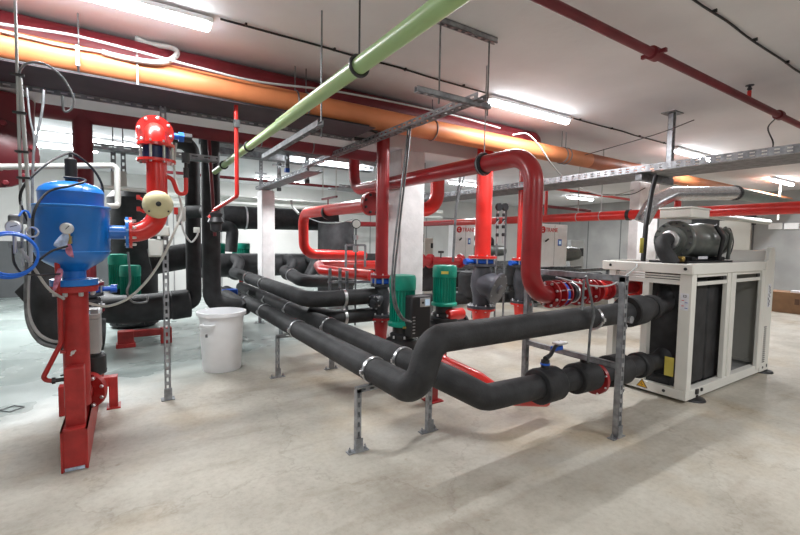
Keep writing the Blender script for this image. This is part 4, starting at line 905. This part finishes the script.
t = jacket('thick_insulated_pipe', [(a.x-.25, 7.9, z3+.05), (a.x+.10, 7.0, z3-.02), (b.x-.25, 7.0, z3-.01), (b.x+.12, 7.0, z3+.01)], .20, .30, 'thick low black pipe lying below the green pumps behind the blue tank')
MB().cyl((b.x-.02, 7.0, z3), (b.x+.24, 7.0, z3+.02), .212, n=26).build('joint_cover', FOAM, t, bevel=.02)
ra = at(126, 347, Z=0); rb = at(165, 340, Z=0)
t = thing('red_pipe_cradle', (ra.x, ra.y, 0), 'low red steel cradle under the thick black pipe', 'cradle')
zc_ = at(126, 331, Y=ra.y).z
MB().box((ra.x-.10, ra.y-.06, .03), (ra.x+.10, ra.y+.1, zc_)).build('foot_block', SRED, t, bevel=.008); MB().box((ra.x-.12, ra.y-.08, 0), (ra.x+.12, ra.y+.12, .06)).build('foot_plate', SRED, t, bevel=.008)
MB().box((ra.x-.1, ra.y-.02, zc_-.10), (rb.x+.05, ra.y+.08, zc_-.01)).build('rail', SRED, t); MB().box((rb.x-.07, ra.y-.03, 0), (rb.x+.08, ra.y+.09, zc_)).build('end_leg', SRED, t, bevel=.008)
# black vertical vessel behind red elbow
vc = at(133, 240, Y=9.0); vt = at(133, 190, Y=9.0).z
t = thing('insulated_vessel', (vc.x, 9.0, 0), 'tall black insulated vessel behind the red elbow and green pumps', 'vessel')
MB().lathe([(.30, 0), (.38, .05), (.38, vt-.15), (.30, vt-.04), (.12, vt), (0, vt+.01)], (vc.x, 9.0, 0), Z_, 34).build('shell', FOAM, t)
a = at(150, 262, Y=8.2); b = at(186, 256, Y=8.2)
jacket('insulated_pipe', [a, b, b+Vector((.5, .1, 0))], .22, .1, 'fat black pipe behind the slotted post, beside the tall vessel', [(b, X_)])
a = at(173, 221, Y=6.7); 
jacket('insulated_elbow', [(v2.x-.1, 6.85, at(195, 212, Y=6.7).z), (v2.x+.1, 6.5, at(200, 212, Y=6.7).z), (bv.x-.02, 6.32, at(203, 212, Y=6.7).z)], .09, .05, 'short black elbow joining the two tall black pipes')
# left dark insulated elbow behind tank
a = at(50, 262, Y=5.4); b = at(50, 330, Y=5.4)
t = jacket('insulated_pipe', [a+Z_*.3, (a.x, 5.4, b.z-.06), (a.x+.42, 5.45, b.z-.10)], .17, .2, 'black insulated pipe bending low at the left behind the red stand')
q = [at(14, 292, Y=5.5), at(38, 270, Y=5.4), at(38, 318, Y=5.4)]
MB().add([q[0], q[1], q[2], q[0]+Y_*.3, q[1]+Y_*.3, q[2]+Y_*.3], [(0, 1, 2), (5, 4, 3), (0, 3, 4, 1), (1, 4, 5, 2), (2, 5, 3, 0)]).build('mitred_branch', FOAM, t, bevel=.01)
# far-left maroon vertical with big flange
fx = at(0, 130, Y=5.2)
t = thing('maroon_pipe', (fx.x, 5.2, 2), 'very thick maroon vertical pipe with a bolted flange at the left edge', 'pipe')
MB().tube([(fx.x, 5.25, 2.95 if False else 2.84), (fx.x, 5.25, 2.35), (fx.x-.15, 4.85, 2.28)], .235, .25, n=32).build('pipe', MAR, t)
fcc = at(-6, 152, Y=4.82); fl_ = MB().lathe([(0, -.07), (.12, -.055), (.2, -.01), (.29, 0), (.29, .04), (.2, .05)], fcc, Y_, 36).build('flange', mat('dark_maroon_paint', (.085, .006, .01), .4), t)
bolt_set(fl_, MAR, 'bolt', fcc, (0, -1, 0), .255, 12, .024, .03)
tag(MB().cyl(at(33, 97, Y=5.3), at(29, 165, Y=5.3), .02, n=10).build('edge_highlight', PVC), 'slim white strip painted as the highlight along the thick maroon pipe at the left', 'pipe')  # white rod added as the highlight on the maroon pipe's right edge
# small red drop pipe next to green pipe
a = at(236, 103, Y=4.35)
t = thing('red_drop_pipe', a, 'thin bright red drop pipe crossing in front of the green pipe end', 'pipe')
MB().tube([a, at(237, 196, Y=4.35), at(216, 209, Y=4.9), at(209, 218, Y=4.9)], .020, .03, n=12).build('pipe', RED, t)
m = MB(); b = at(236, 123, Y=4.33); m.box(b-Vector((.02, .02, .04)), b+Vector((.03, .02, .03))); m.build('valve', GALVD, t)
m = MB(); b = at(216, 222, Y=4.9); m.lathe([(.02, -.11), (.055, -.09), (.06, -.02), (.085, 0), (.06, .05), (.07, .09), (.02, .12)], b, Z_, 12); m.build('air_separator', DARK, t)
x2 = at(210, 200, Y=6.0)
tag(MB().cyl(at(209, 140, Y=6.0), at(215, 236, Y=6.0), .022, n=12).build('thin_maroon_pipe', MAR), 'thin maroon vertical pipe beside the right tall black pipe', 'pipe')
# header and branches
HY = 9.7; hz = at(300, 264, Y=HY).z
t = thing('black_header', (3.5, HY, hz-.25), 'large horizontal black header pipe behind the concrete column', 'pipe')
MB().cyl((1.3, HY, hz), (7.2, HY, hz-.01), .255, n=30).build('pipe_jacket', FOAM, t)
for px in (235, 287, 309, 322):
    a = at(px, 258, Y=HY-.2); b = at(px-1, 277, Y=HY-.75)
    MB().tube([a, (a.x+.02, HY-.55, a.z-.08), b], .11, .12, n=16).build('branch_stub', FOAM, t)
z3a = .90
jacket('insulated_pipe', [(1.80, 8.9, .93), (1.78, 4.70, .90), (r1x-.05, 4.70, .90)], .098, .2, 'upper black pipe coming from the header and turning right to the slender red riser', [((1.79, 7.6, .92), Y_), ((1.785, 6.6, .91), Y_), ((2.22, 4.70, .90), X_)])
jacket('insulated_pipe', [(1.98, 5.1, .68), (2.10, 4.72, .66), (r1x-.05, 4.72, .66)], .088, .12, 'short black pipe just below the one feeding the slender red riser', [((2.24, 4.72, .66), X_)])
a = at(285, 271, Y=8.2); b = at(302, 281, Y=7.2); c = at(352, 281, Y=7.2)
jacket('insulated_pipe', [a, b, c], .115, .2, 'black branch pipe bending right, behind the lower red loop', [(a+(b-a)*.45, b-a)])
jacket('insulated_pipe', [at(215, 290, Y=7.6), at(232, 299, Y=7.0), at(246, 309, Y=6.6)], .10, .15, 'grey-black pipe end emerging behind the white bin')
tag(MB().box(at(222, 296, Y=7.2), at(235, 289, Y=7.2)+Vector((.05, .1, 0))).build('blue_valve_block', BLUEV, bevel=.02), 'small blue valve between the low black pipes behind the bin', 'valve')
m_ = at(238, 218, Y=10.2); n_ = at(335, 223, Y=10.2)
jacket('insulated_pipe', [at(222, 217, Y=10.2), (n_.x, 10.2, m_.z+.03)], .26, 0, 'high horizontal black pipe crossing behind the concrete column', [(at(245, 218, Y=10.2), X_), ], n=26)
a = at(336, 235, Y=9.2)
t = thing('insulated_vessel', (a.x, 9.2, 0), 'wide black insulated vessel behind the red pipe loop', 'vessel')
MB().lathe([(.36, .3), (.42, .35), (.42, a.z+.22), (.40, a.z+.30), (0, a.z+.32)], (a.x, 9.2, 0), Z_, 34).build('shell', FOAM, t); MB().lathe([(.2, 0), (.2, .32)], (a.x, 9.2, 0), Z_, 16).build('skirt', GREYP, t)
a = at(233, 226, Y=10.0); b = at(231, 252, Y=10.0); jacket('insulated_pipe', [at(214, 226, Y=10.0), a, b], .13, .15, 'short black elbow dropping behind the distant pumps')
# pale pipes far back
for py, r_, lb in ((203, .075, 'upper of two pale pipes high across the back wall'), (209.5, .06, 'lower of two pale pipes high across the back wall')):
    p = at(300, py, Y=12.0); tag(MB().cyl((.5, 12.0, p.z), (9.5, 12.0, p.z), r_, n=14).build('pale_pipe', PVC), lb, 'pipe')
p = at(300, 184, Y=10.5); tag(MB().cyl((.6, 10.5, p.z), (8.5, 10.5, p.z), .035, n=12).build('fire_pipe', MAR), 'thin dark red sprinkler pipe running behind the trays in the centre', 'pipe')
# ================================================================== RED LOOP
lx_ = 2.252*1.2; 
P = [at(443, 186, Y=4.0)]
zl_ = 2.10
a = at(372, 204.5, Z=zl_); X_l = a.x
e1 = at(303, 219, X=X_l); f1 = at(297, 254, Y=e1.y)
t = thing('red_pipe_loop', (X_l, e1.y, 1.3), 'red pipe loop with a black clamp, left of the slender red riser', 'pipe')
k0 = at(420, 197, X=X_l)
cO = at(430, 214, X=X_l)
MB().tube([(X_l, 2.95, 2.52), (X_l, 2.95, zl_), (X_l, e1.y, zl_), (X_l, e1.y, f1.z), (X_l+1.5, e1.y, f1.z-.03)], .088, .25, n=22, seg=8).build('pipe', RED, t) if False else None
MB().tube([(X_l, a.y-.03, zl_), (X_l, e1.y, zl_), (X_l+.02, e1.y, f1.z), (X_l+1.35, e1.y, f1.z-.04)], .095, .24, n=22, seg=8).build('pipe', RED, t)
MB().lathe([(.09, -.03), (.115, -.03), (.115, .03), (.09, .03)], at(328, 212.5, X=X_l), Y_, 24).build('rubber_clamp', DARK, t)
m = MB(); c = at(328, 206, X=X_l); m.cyl(c, c+Z_*.12, .012, n=8); m.bar(c+Vector((0, -.35, .13)), c+Vector((0, .25, .13)), .03, .03); m.build('hanger_bar', MAR, t)
for dy in (-.32, .22): MB().cyl(c+Vector((0, dy, .13)), (c.x, c.y+dy, CZ), .007, n=6).build('threaded_rod', PVC, t)
fl = at(371, 204, X=X_l); MB().cyl(fl-Y_*.02, fl+Y_*.03, .16, n=28).build('flange', RED, t); bolt_set(t, DARK, 'bolt', fl+Y_*.03, (0, 1, 0), .13, 8, .014, .02)
fq_ = MB().cyl(fl-Y_*.065, fl-Y_*.045, .16, n=28).build('flange', DRED, t); bolt_set(fq_, DARK, 'bolt', fl-Y_*.066, (0, -1, 0), .125, 8, .02, .02)
# the bend right of the column
a = at(437, 183, Y=5.6); b = at(437, 206, Y=5.6)
t = thing('red_pipe_bend', (b.x, 5.6, b.z), 'thick red pipe bend emerging right of the concrete column', 'pipe')
MB().tube([(b.x, 5.6, a.z+.12), (b.x, 5.6, b.z-.05), (b.x-.9, 5.65, b.z-.12)], .115, .28, n=24, seg=10).build('pipe', RED, t)
a = at(316, 267, Y=6.0); b = at(384, 268, Y=5.0)
t = thing('lower_red_pipe', a, 'lower red pipe with a rounded end, just below the red loop', 'pipe')
MB().tube([at(383, 265, Y=6.3), at(318, 265, Y=6.3), at(322, 270, Y=5.9), at(372, 276, Y=4.9)], .075, .10, n=20).build('pipe', RED, t)
m = MB(); m.torus(at(355, 272, Y=5.2), (1, -.4, 0), .10, .014, n=22, k=6); m.build('pipe_clamp', DARK, t)
# little strut rack with gauge between loop and riser
t = thing('small_strut_rack', at(345, 320, Y=4.9), 'small galvanised rack of slotted posts in front of the red loop', 'frame')
for px, y0_, y1_ in ((330, 268, 290), (340, 268, 288), (347, 271, 330)):
    a = at(px, y0_, Y=4.9); b = at(px, y1_, Y=4.9); strut(MB(), (a.x, 4.9, b.z if y1_ < 320 else 0), (a.x, 4.9, a.z), .03).build('post', GALV, t)
a = at(328, 282, Y=4.9); b = at(372, 283, Y=4.9); MB().bar(a, (b.x, 4.9, a.z-.02), .03, .03).build('rail', GALV, t)
a = at(346, 245, Y=5.1); b = at(365, 267, Y=5.1)
m = MB(); w_ = .02
for p, q in ((a, Vector((b.x, 5.1, a.z))), (Vector((b.x, 5.1, a.z)), b), (a, Vector((a.x, 5.1, b.z)))): m.bar(p, q, .02, .03)
m.build('bracket_frame', GALV, t)
g1 = at(356, 224, Y=4.85)
t = thing('stem_gauge', g1-Z_*.5, 'small dial gauge on a long stem in front of the wide black vessel', 'gauge')
MB().lathe([(.05, .03), (.06, .0), (.06, -.03), (.05, -.032)], g1, (.4, 1, 0), 20).build('case', DARK, t)
MB().cyl(g1+Vector((-.012, -.035, 0)), g1+Vector((-.013, -.038, 0)), .05, n=20).build('dial', DIAL, t)
b = at(357, 325, Y=4.85); MB().cyl((g1.x, 4.85, b.z), (g1.x, 4.85, g1.z-.05), .012, n=8).build('stem', GALVD, t)
MB().lathe([(.03, -.03), (.03, .03)], (g1.x, 4.85, g1.z-.17), Z_, 10).build('fitting', WIRE, t); MB().lathe([(.035, -.04), (.035, .04)], (g1.x, 4.85, at(356, 249, Y=4.85).z), Z_, 12).build('fitting', WIRE, t)
cab([at(309, 218, Y=6.5), at(320, 222, Y=6), at(337, 223, Y=5.4), at(353, 219, Y=4.9)], .008, CONDG, 'thin grey cable sagging from the red loop to the stem gauge', 'gauge_cable')
cab([at(291, 200, Y=7.2), at(293, 207, Y=7.2), at(299, 214, Y=7.0)], .02, CONDW, 'short white hose above the corner of the red loop', 'short_hose')
# ================================================================== CENTRAL TRAYS AND HANGERS
def tray(nm, p, q, w, label, m=GALVD, h=.06):
    p = Vector(p); q = Vector(q); d = (q-p).normalized(); s = d.cross(Z_)*w/2
    t = thing(nm, (p+q)/2, label, 'cable tray')
    MB().bar(p, q, w, .005).build('tray_bottom', m, t, smooth=False)
    for sg in (-1, 1): a = MB(); perf_side(a, p+s*sg, q+s*sg, h, rows=1, hole=.07, gap=.07); a.build('tray_side', m, t, smooth=False)
    return t
zt = at(300, 155, Y=6.6).z
tray('cable_tray', (.9, 6.6, zt), (4.7, 6.6, zt), .28, 'dull steel cable tray crossing behind the green pipe end', h=.12)
zt = at(250, 158, Y=8.0).z
tray('cable_tray', (1.3, 8.0, zt), (4.4, 8.0, zt), .22, 'second dull cable tray behind and below the one at the green pipe', h=.12)
a = at(262, 190, Z=2.6); b = at(327, 173, Z=2.6)
tray('cable_tray', (a.x, a.y, 2.6), (a.x, b.y, 2.6), .25, 'steel cable tray running over the top of the farther concrete column')
for px, py0, py1_, Y, lb in ((287, 152, 171, 6.7, 'drop hanger with a blue tipped foot under the central tray'), (307, 165, 182, 7.2, 'drop hanger below the farther tray, centre'), (279, 166, 190, 8.4, 'T-shaped hanger over the farther concrete column'), (261, 174, 194, 9.6, 'T-shaped hanger left of the farther column top')):
    a = at(px, py0, Y=Y); b = at(px, py1_, Y=Y)
    t = thing('tray_hanger', b, lb, 'hanger'); strut(MB(), (a.x, Y, b.z), (a.x, Y, CZ), .06).build('stem', GALVD, t)
    MB().box((a.x-.12, Y-.03, a.z), (a.x+.12, Y+.03, a.z+.03)).build('cross_piece', GALVD, t)
    MB().box((a.x-.035, Y-.035, b.z-.02), (a.x+.035, Y+.035, b.z+.04)).build('end_cap', BLUEV if px == 287 else DARK, t)
a = at(110, 146, Y=5.9); zt = a.z
tray('cable_tray', (-.35, 5.95, at(100, 150, Y=5.95).z), (1.0, 5.95, at(100, 150, Y=5.95).z), .2, 'perforated tray behind the red elbow, near the batten glare', GALV)
for px, lb in ((113, 'left strut hanger behind the white pipe'), (123, 'strut hanger with a white tube foot behind the white pipe')):
    a = at(px, 150, Y=6.0); b = at(px, 182, Y=6.0); t = thing('tray_hanger', b, lb, 'hanger'); strut(MB(), (a.x, 6.0, b.z), (a.x, 6.0, a.z), .05).build('stem', GALVD, t); MB().cyl((a.x, 6.0, a.z), (a.x, 6.0, CZ), .006, n=8).build('threaded_rod', GALVD, t); MB().box((a.x-.03, 5.97, b.z-.05), (a.x+.03, 6.03, b.z+.12)).build('end_cap', PVC, t)
# trays at centre right behind deep red pipe
tray('cable_tray', (4.6, 5.6, at(470, 178, Y=6.0).z), (4.6, 9.5, at(470, 178, Y=6.0).z), .5, 'upper cable tray seen between the two bright red risers', GALV)
tray('cable_tray', (7.4, 8.8, 2.75), (3.9, 8.8, 2.75), .6, 'wide cable tray crossing far behind the deep red pipe', GALV)
# ================================================================== RIGHT: BIG TRAY, LONG RED PIPE, DUCTS
t = thing('large_cable_tray', (6, 1.5, 2.56), 'wide perforated galvanised cable tray crossing the upper right of the room', 'cable tray')
TX0, TX1, TY0, TY1, TZ = 5.47, 6.18, -2.8, 8.6, 2.52
MB().box((TX0+.06, TY0, TZ), (TX1, TY1, TZ+.004)).build('tray_bottom', GALVD, t, smooth=False)
m = MB(); n = int((TY1-TY0)/.1)
m.box((TX0, TY0, TZ), (TX0+.02, TY1, TZ+.004))
for k in range(n): m.box((TX0+.02, TY0+k*.1, TZ), (TX0+.06, TY0+k*.1+.055, TZ+.004))
m.build('slotted_edge', GALV, t, smooth=False)
m = MB(); perf_side(m, (TX0, TY0, TZ), (TX0, TY1, TZ), .085, hole=.045, gap=.055); m.build('tray_side', GALV, t, smooth=False)
m = MB(); perf_side(m, (TX1, TY0, TZ), (TX1, TY1, TZ), .085, hole=.045, gap=.055); m.build('tray_side', GALV, t, smooth=False)
m = MB(); m.curve([(5.95, -2.8, 2.545), (5.9, 0, 2.545), (6.0, 2, 2.545), (5.9, 8.4, 2.545)], .02); m.build('cable_run', CABLE, t)
t = thing('tray_post', (6.27, 2.95, 2.5), 'slotted ceiling post holding the wide cable tray', 'post')
strut(MB(), (6.27, 2.95, 2.44), (6.27, 2.95, CZ), .07).build('post', GALV, t); MB().box((6.15, 2.86, CZ-.012), (6.39, 3.04, CZ)).build('ceiling_plate', GALVD, t); MB().box((5.50, 2.91, 2.43), (6.32, 2.99, 2.515)).build('arm', GALVD, t)
t = thing('long_red_pipe', (7.6, 4, 2.0), 'long straight bright red pipe crossing behind the compressor', 'pipe')
MB().cyl((7.6, -2.6, 2.14), (7.6, 9.0, 2.14), .085, n=22).build('pipe', RED, t)
MB().lathe([(.082, -.03), (.10, -.03), (.10, .03), (.082, .03)], (7.6, at(629, 215, X=7.6).y, 2.14), Y_, 20).build('pipe_clamp', DARK, t)
for px in (578, 601): a = at(px, 213, X=7.6); h = MB(); h.torus((7.6, a.y, 2.14), Y_, .085, .008, n=18, k=6); rod(h, (7.6, a.y, 2.22), CZ, .01); h.build('hanger', CONDW, t)
a = at(679, 180, X=7.6); MB().cyl((7.6, a.y, 2.2), (7.6, a.y, 2.56), .05, n=14).build('vertical_branch', RED, t)
a = at(546, 205, X=7.6); MB().cyl((7.6, a.y, 2.2), (7.6, a.y, 2.75), .035, n=12).build('vertical_branch', RED, t)
a = at(400, 222, Y=9.6); b = at(372, 222, Y=9.6)
tag(MB().tube([(7.6, 9.0, 2.14), (7.6, 11.5, 2.14), (5.5, 11.8, 2.1)], .075, .3, n=16).build('far_red_pipe', DRED), 'far continuation of the red pipe behind the concrete column', 'pipe')
a = at(563, 190, Y=5.6); tag(MB().cyl(at(555, 188.5, Y=5.6), at(632, 200, Y=5.6), .03, n=12).build('branch_pipe', RED), 'slim red pipe under the big tray slanting toward the white column', 'pipe')
a = at(543, 206, Y=9.0); tag(MB().cyl(a, at(590, 211, Y=9.0), .05, n=12).build('branch_pipe', MAR), 'short dark red pipe above the long red pipe, centre right', 'pipe')
t = thing('foil_duct', at(700, 193, Y=3.3), 'foil wrapped duct passing above the compressor', 'duct')
MB().tube([at(642, 222, Y=3.6), at(652, 204, Y=3.5), at(672, 194, Y=3.4), at(736, 193, Y=3.1)], .115, .2, n=22).build('foil_jacket', SILV, t)
MB().tube([at(734, 193, Y=3.1), at(775, 201, Y=3.1), at(830, 212, Y=3.1)], .10, .1, n=20).build('grey_section', GREEND, t)
MB().lathe([(.12, -.02), (.13, -.02), (.13, .02), (.12, .02)], at(735, 193, Y=3.1), X_, 22).build('band', DARK, t)
p = at(760, 208, Y=3.5); tag(MB().cyl((9.6, 4.4, 2.30), (15, 4.4, 2.30), .07, n=16).build('pale_pipe', PVC), 'pale pipe running away below the foil duct', 'pipe')
for px in (715, 750, 765): 
    a = at(px, 188, Y=4.0)
m = MB()
a = at(780, 188, Y=4.2); tag(MB().cyl((a.x, 4.2, 2.35), (a.x, 4.2, CZ), .025, n=12).build('white_drop', PVC), 'white vertical drop by the end of the orange pipe', 'pipe')
# looping white hose near deep red bend
cab([at(513, 135, Y=4.0), at(527, 134, Y=4.0), at(540, 147, Y=4.0), at(553, 166, Y=4.0), at(570, 183, Y=4.2), at(593, 193, Y=4.6), at(615, 195, Y=5.0), at(643, 187, Y=5.2)], .010, CONDW, 'white hose looping down from the orange pipe past the big tray', 'looping_hose')
cab([at(570, 192, Y=5), at(610, 195, Y=5), at(632, 194, Y=5), at(645, 188, Y=5)], .010, CABLE, 'black cable drooping under the wide tray', 'drooping_cable')
cab([at(0, 24, Y=4.25), at(60, 33, Y=4.25), at(85, 38, Y=4.25), at(140, 52, Y=4.25), at(200, 68, Y=4.25), at(260, 82, Y=4.25), at(340, 92, Y=4.25), at(440, 112, Y=4.25), at(500, 128, Y=4.25)], .011, CONDG, 'pale cable strung along the top of the orange pipe', 'strung_cable')
cab([at(102, 52, Y=4.28), at(120, 57, Y=4.28), at(150, 62, Y=4.26), at(168, 61, Y=4.28), at(177, 54, Y=4.4), at(172, 48, Y=4.5), at(150, 44, Y=4.6), at(135, 38, Y=4.6)], .024, CONDW, 'fat white hose looped over the orange pipe at the upper left', 'white_hose')
cab([at(0, 31, Y=4.28), at(30, 38, Y=4.28), at(60, 45, Y=4.28), at(102, 52, Y=4.28)], .013, CONDW, 'thin white hose lying on the orange pipe at the left edge', 'thin_hose')
cab([at(800, 118, X=5.7) if False else at(694, 120, Y=2.2), at(660, 133, Y=2.6), at(620, 145, Y=3.2), at(585, 155, Y=4.0)], .006, CABLE, 'thin black wire strung from the sprinkler pipe to the big tray', 'strung_wire')
cab([at(775, 119, Y=1.9), at(768, 128, Y=1.75), at(773, 142, Y=1.6), at(772, 150, X=5.75)], .007, CABLE, 'short black wire dropping onto the big tray at the right', 'drop_wire')
cab([at(462, 165, Y=4.3), at(457, 200, Y=4.3), at(455, 225, Y=4.3), at(453, 262, Y=4.3)], .016, GALVD, 'grey cable bundle dropping to the sticker pump', 'cable_bundle')
cab([at(466, 170, Y=4.35), at(460, 192, Y=4.35), at(456, 212, Y=4.35)], .010, GALVD, 'thin cable joining the bundle above the sticker pump', 'joining_cable')
# ================================================================== FAR CHILLERS
def far_chiller(x, y, label, w=1.12, logo=True):
    t = thing('far_chiller', (x, y, 0), label, 'chiller')
    L_ = 3.2
    m = MB()
    for a, b in (((0, 0, .1), (L_, .06, .2)), ((0, .9, .1), (L_, .96, .2)), ((0, 0, .85), (L_, .06, .93)), ((0, .9, .85), (L_, .96, .93))): m.box(Vector(a)+Vector((x, y, 0)), Vector(b)+Vector((x, y, 0)))
    for xx in (0, 1.5, L_-.08):
        for yy in (0, .9): m.box((x+xx, y+yy, 0), (x+xx+.08, y+yy+.06, .93))
    m.build('frame', GALVD, t)
    MB().cyl((x+.05, y+.3, .55), (x+L_-.05, y+.3, .55), .24, n=22).build('shell', FOAM, t); MB().cyl((x+.05, y+.72, .5), (x+L_-.05, y+.72, .5), .2, n=22).build('shell', DARK, t)
    MB().box((x, y-.05, 1.02), (x+w, y+.25, 2.10)).build('control_cabinet', WHITE, t, bevel=.015)
    MB().box((x+w*.53, y-.056, 1.05), (x+w*.535, y-.049, 2.07)).build('door_gap', GREYP, t)
    MB().box((x+w*.66, y-.065, 1.55), (x+w*.78, y-.05, 1.72)).build('display', INKB, t); MB().box((x+w*.68, y-.07, 1.59), (x+w*.75, y-.064, 1.68)).build('screen', SCREEN, t)
    MB().bar((x+w*.2, y-.07, 1.66), (x+w*.3, y-.07, 1.72), .03, .03).build('rotary_switch', DARK, t)
    if logo:
        lr_ = MB().torus((x+.13, y-.06, 1.95), Y_, .065, .022, n=20, k=6).build('logo_ring', LOGOR, t)
        MB().bar((x+.09, y-.065, 1.95), (x+.17, y-.065, 1.95), .01, .03).build('logo_bar', LOGOR, lr_)
        text('TRANE', .15, (x+.24, y-.055, 1.90), X_, Z_, LOGOR, t)
    m = MB(); m.lathe([(.1, 0), (.2, .04), (.2, .5), (.17, .8), (.1, .84)], (x+w+.35, y+.45, 1.32), X_, 22); m.build('compressor', COMP, t)
    MB().tube([(x+w+.6, y+.45, 1.5), (x+w+.6, y+.45, 1.75), (x+w+.15, y+.5, 1.75), (x+w+.15, y+.5, .95)], .06, .1, n=12).build('suction_pipe', FOAM, t)
    return t
far_chiller(8.62, 7.05, 'far white chiller cabinet with red TRANE lettering right of the deep red pipe')
a = at(454, 240, Y=9.0); far_chiller(a.x, 9.0, 'distant white chiller cabinet with TRANE lettering left of the bright red riser', .70)
a = at(467, 240, Y=10.4); far_chiller(a.x, 10.4, 'farthest chiller cabinet, mostly hidden by the bright red riser', 1.0, False)
def cabinet(px0, px1, py0, py1_, Y, label, m=CONDG):
    a = at(px0, py0, Y=Y); b = at(px1, py1_, Y=Y); t = thing('grey_cabinet', (a.x, Y, b.z), label, 'cabinet')
    MB().box((a.x, Y, 0), (b.x, Y+.4, a.z)).build('case', m, t, bevel=.01)
    MB().box((b.x-.3*(b.x-a.x), Y-.01, a.z-.5*(a.z-b.z)), (b.x-.05*(b.x-a.x), Y, a.z-.25*(a.z-b.z))).build('screen', DARK, t)
cabinet(411, 424, 226, 258, 7.4, 'narrow grey cabinet right of the concrete column')
cabinet(425, 433, 238, 258, 7.8, 'small pale cabinet next to the narrow grey cabinet', BEIGE)
cabinet(571, 583, 240, 272, 8.8, 'grey louvred cabinet beside the far white chiller')
# bracket rail and red valves between column and riser
t = thing('red_valve_pipe', at(440, 261, Y=6.2), 'horizontal red pipe with valves between the column and the bright red riser', 'pipe')
MB().cyl(at(419, 261, Y=6.2), at(463, 261.5, Y=6.2), .085, n=18).build('pipe', DRED, t)
for px in (421, 430, 460): c = at(px, 261, Y=6.2); MB().cyl(c-X_*.02, c+X_*.03, .13, n=20).build('flange', DRED, t)
c = at(441, 252, Y=6.15); m = MB(); m.cyl(c, c-Z_*.12, .012, n=8); m.lathe([(.055, -.02), (.055, .02)], c, Z_, 14); m.build('handwheel', DARK, t)
# gauge pair behind strainer, and rods in front
t = thing('gauge_pair', at(500, 208, Y=4.6), 'pair of black dial gauges on chromed stems right of the bright red riser', 'gauge')
for px in (499, 505):
    c = at(px, 207, Y=4.6); MB().cyl(c+Y_*.02, c-Y_*.02, .058, n=20).build('gauge_case', DARK, t)
    MB().cyl((c.x, 4.62, c.z-.55), (c.x, 4.62, c.z-.04), .010, n=8).build('stem', WIRE, t)
    m = MB()
    for dz in (.12, .2, .3, .42): m.lathe([(.022, -.025), (.026, 0), (.022, .025)], (c.x, 4.62, c.z-dz), Z_, 10)
    m.build('fitting', DARK, t); MB().bar((c.x, 4.60, c.z-.2), (c.x-.08, 4.60, c.z-.28), .012, .012).build('tap_lever', WIRE, t)
for px, lb in ((497, 'left of two thin grey rods standing between strainer and deep red bend'), (505.5, 'right of two thin grey rods standing between strainer and deep red bend')):
    a = at(px, 232, Y=5.6); tag(MB().cyl((a.x, 5.6, 0), (a.x, 5.6, a.z+.4), .018, n=8).build('grey_rod', GALVD), lb, 'rod')
# dark equipment behind strainer
t = thing('dark_motor_skid', at(475, 300, Y=6.6), 'dark pump skid crowded behind the strainer and the sticker pump', 'machine')
for k, (px, py, w, h) in enumerate(((425, 275, .35, .6), (470, 285, .5, .55), (513, 275, .3, .5))):
    c = at(px, py, Y=6.6); MB().lathe([(w*.4, -h/2), (w*.5, -h*.42), (w*.5, h*.4), (w*.4, h/2)], c, Z_, 18).build('motor', FOAM, t)
c = at(470, 300, Y=6.6); MB().cyl(at(420, 300, Y=6.6), at(540, 296, Y=6.6), .12, n=18).build('suction_manifold', FOAM, t)
for px in (430, 475, 530): c = at(px, 300, Y=6.6); MB().box((c.x-.05, 6.55, 0), (c.x+.05, 6.65, c.z)).build('leg', GALVD, t)
# diagonal ladder-like rack left of deep red riser
# cardboard box
t = thing('cardboard_box', (14.0, 3.2, 0), 'brown cardboard box on the floor by the right wall', 'box')
bx = MB().box((13.6, 2.5, 0), (14.2, 4.3, .50)).build('carton', CARD, t, smooth=False)
text('DELONGHI', .25, (13.595, 3.75, .18), (0, -1, 0), Z_, BROWN, t) if False else None
m = MB(); random.seed(5)
for k in range(7): m.box((13.592, 3.30-k*.10, .22), (13.6, 3.385-k*.10, .36-(k % 3)*.02))
m.build('printed_mark', BROWN, t, smooth=False)
MB().box((13.7, 3.3, .50), (13.9, 3.5, .55)).build('tape_end', LBL, t)
# wall signs right
for i, (px, py, w, h, m_, lb, nm) in enumerate(((735, 222, 1.6, 3.0, BEIGE, 'tall pale door leaf on the right wall behind the compressor', 'pale_panel'), (722, 216, 1.9, .65, DARK, 'dark window opening high on the right wall', 'dark_opening'), (791, 226, .35, .2, WHITE, 'small white notice on the right wall near the frame edge', 'wall_notice'), (775, 226, .35, .2, WHITE, 'small white notice on the right wall, next to the pale door leaf', 'wall_notice'))):
    c = at(px, py, X=17.4)
    if nm == 'pale_panel': tag(MB().box((17.40, c.y-.45, 0), (17.47, c.y+.45, 2.5)).build('door_1', m_, bevel=.01), kind='structure')
    elif nm == 'dark_opening': tag(MB().box((17.42, c.y-w/2, c.z-h/2), (17.47, c.y+w/2, c.z+h/2)).build('window_1', m_, bevel=.01), kind='structure')
    else: tag(MB().box((17.42, c.y-w/2, c.z-h/2), (17.47, c.y+w/2, c.z+h/2)).build(nm, m_, bevel=.01), lb, 'sign' if 'notice' in nm else 'window')
# floor grate at left
g = at(12, 409, Z=.001); tag(MB().torus((g.x, g.y, .003), Z_, .085, .006, n=4, k=4).build('floor_box_rim', GALVD), 'small square floor box rim set in the concrete at the left', 'floor box')
# ================================================================== WORLD / VIEW
w = bpy.data.worlds.new('world'); scn.world = w; w.use_nodes = True
w.node_tree.nodes['Background'].inputs[0].default_value = (.9, .93, 1, 1); w.node_tree.nodes['Background'].inputs[1].default_value = .25
scn.view_settings.view_transform = 'Standard'; scn.view_settings.exposure = .48
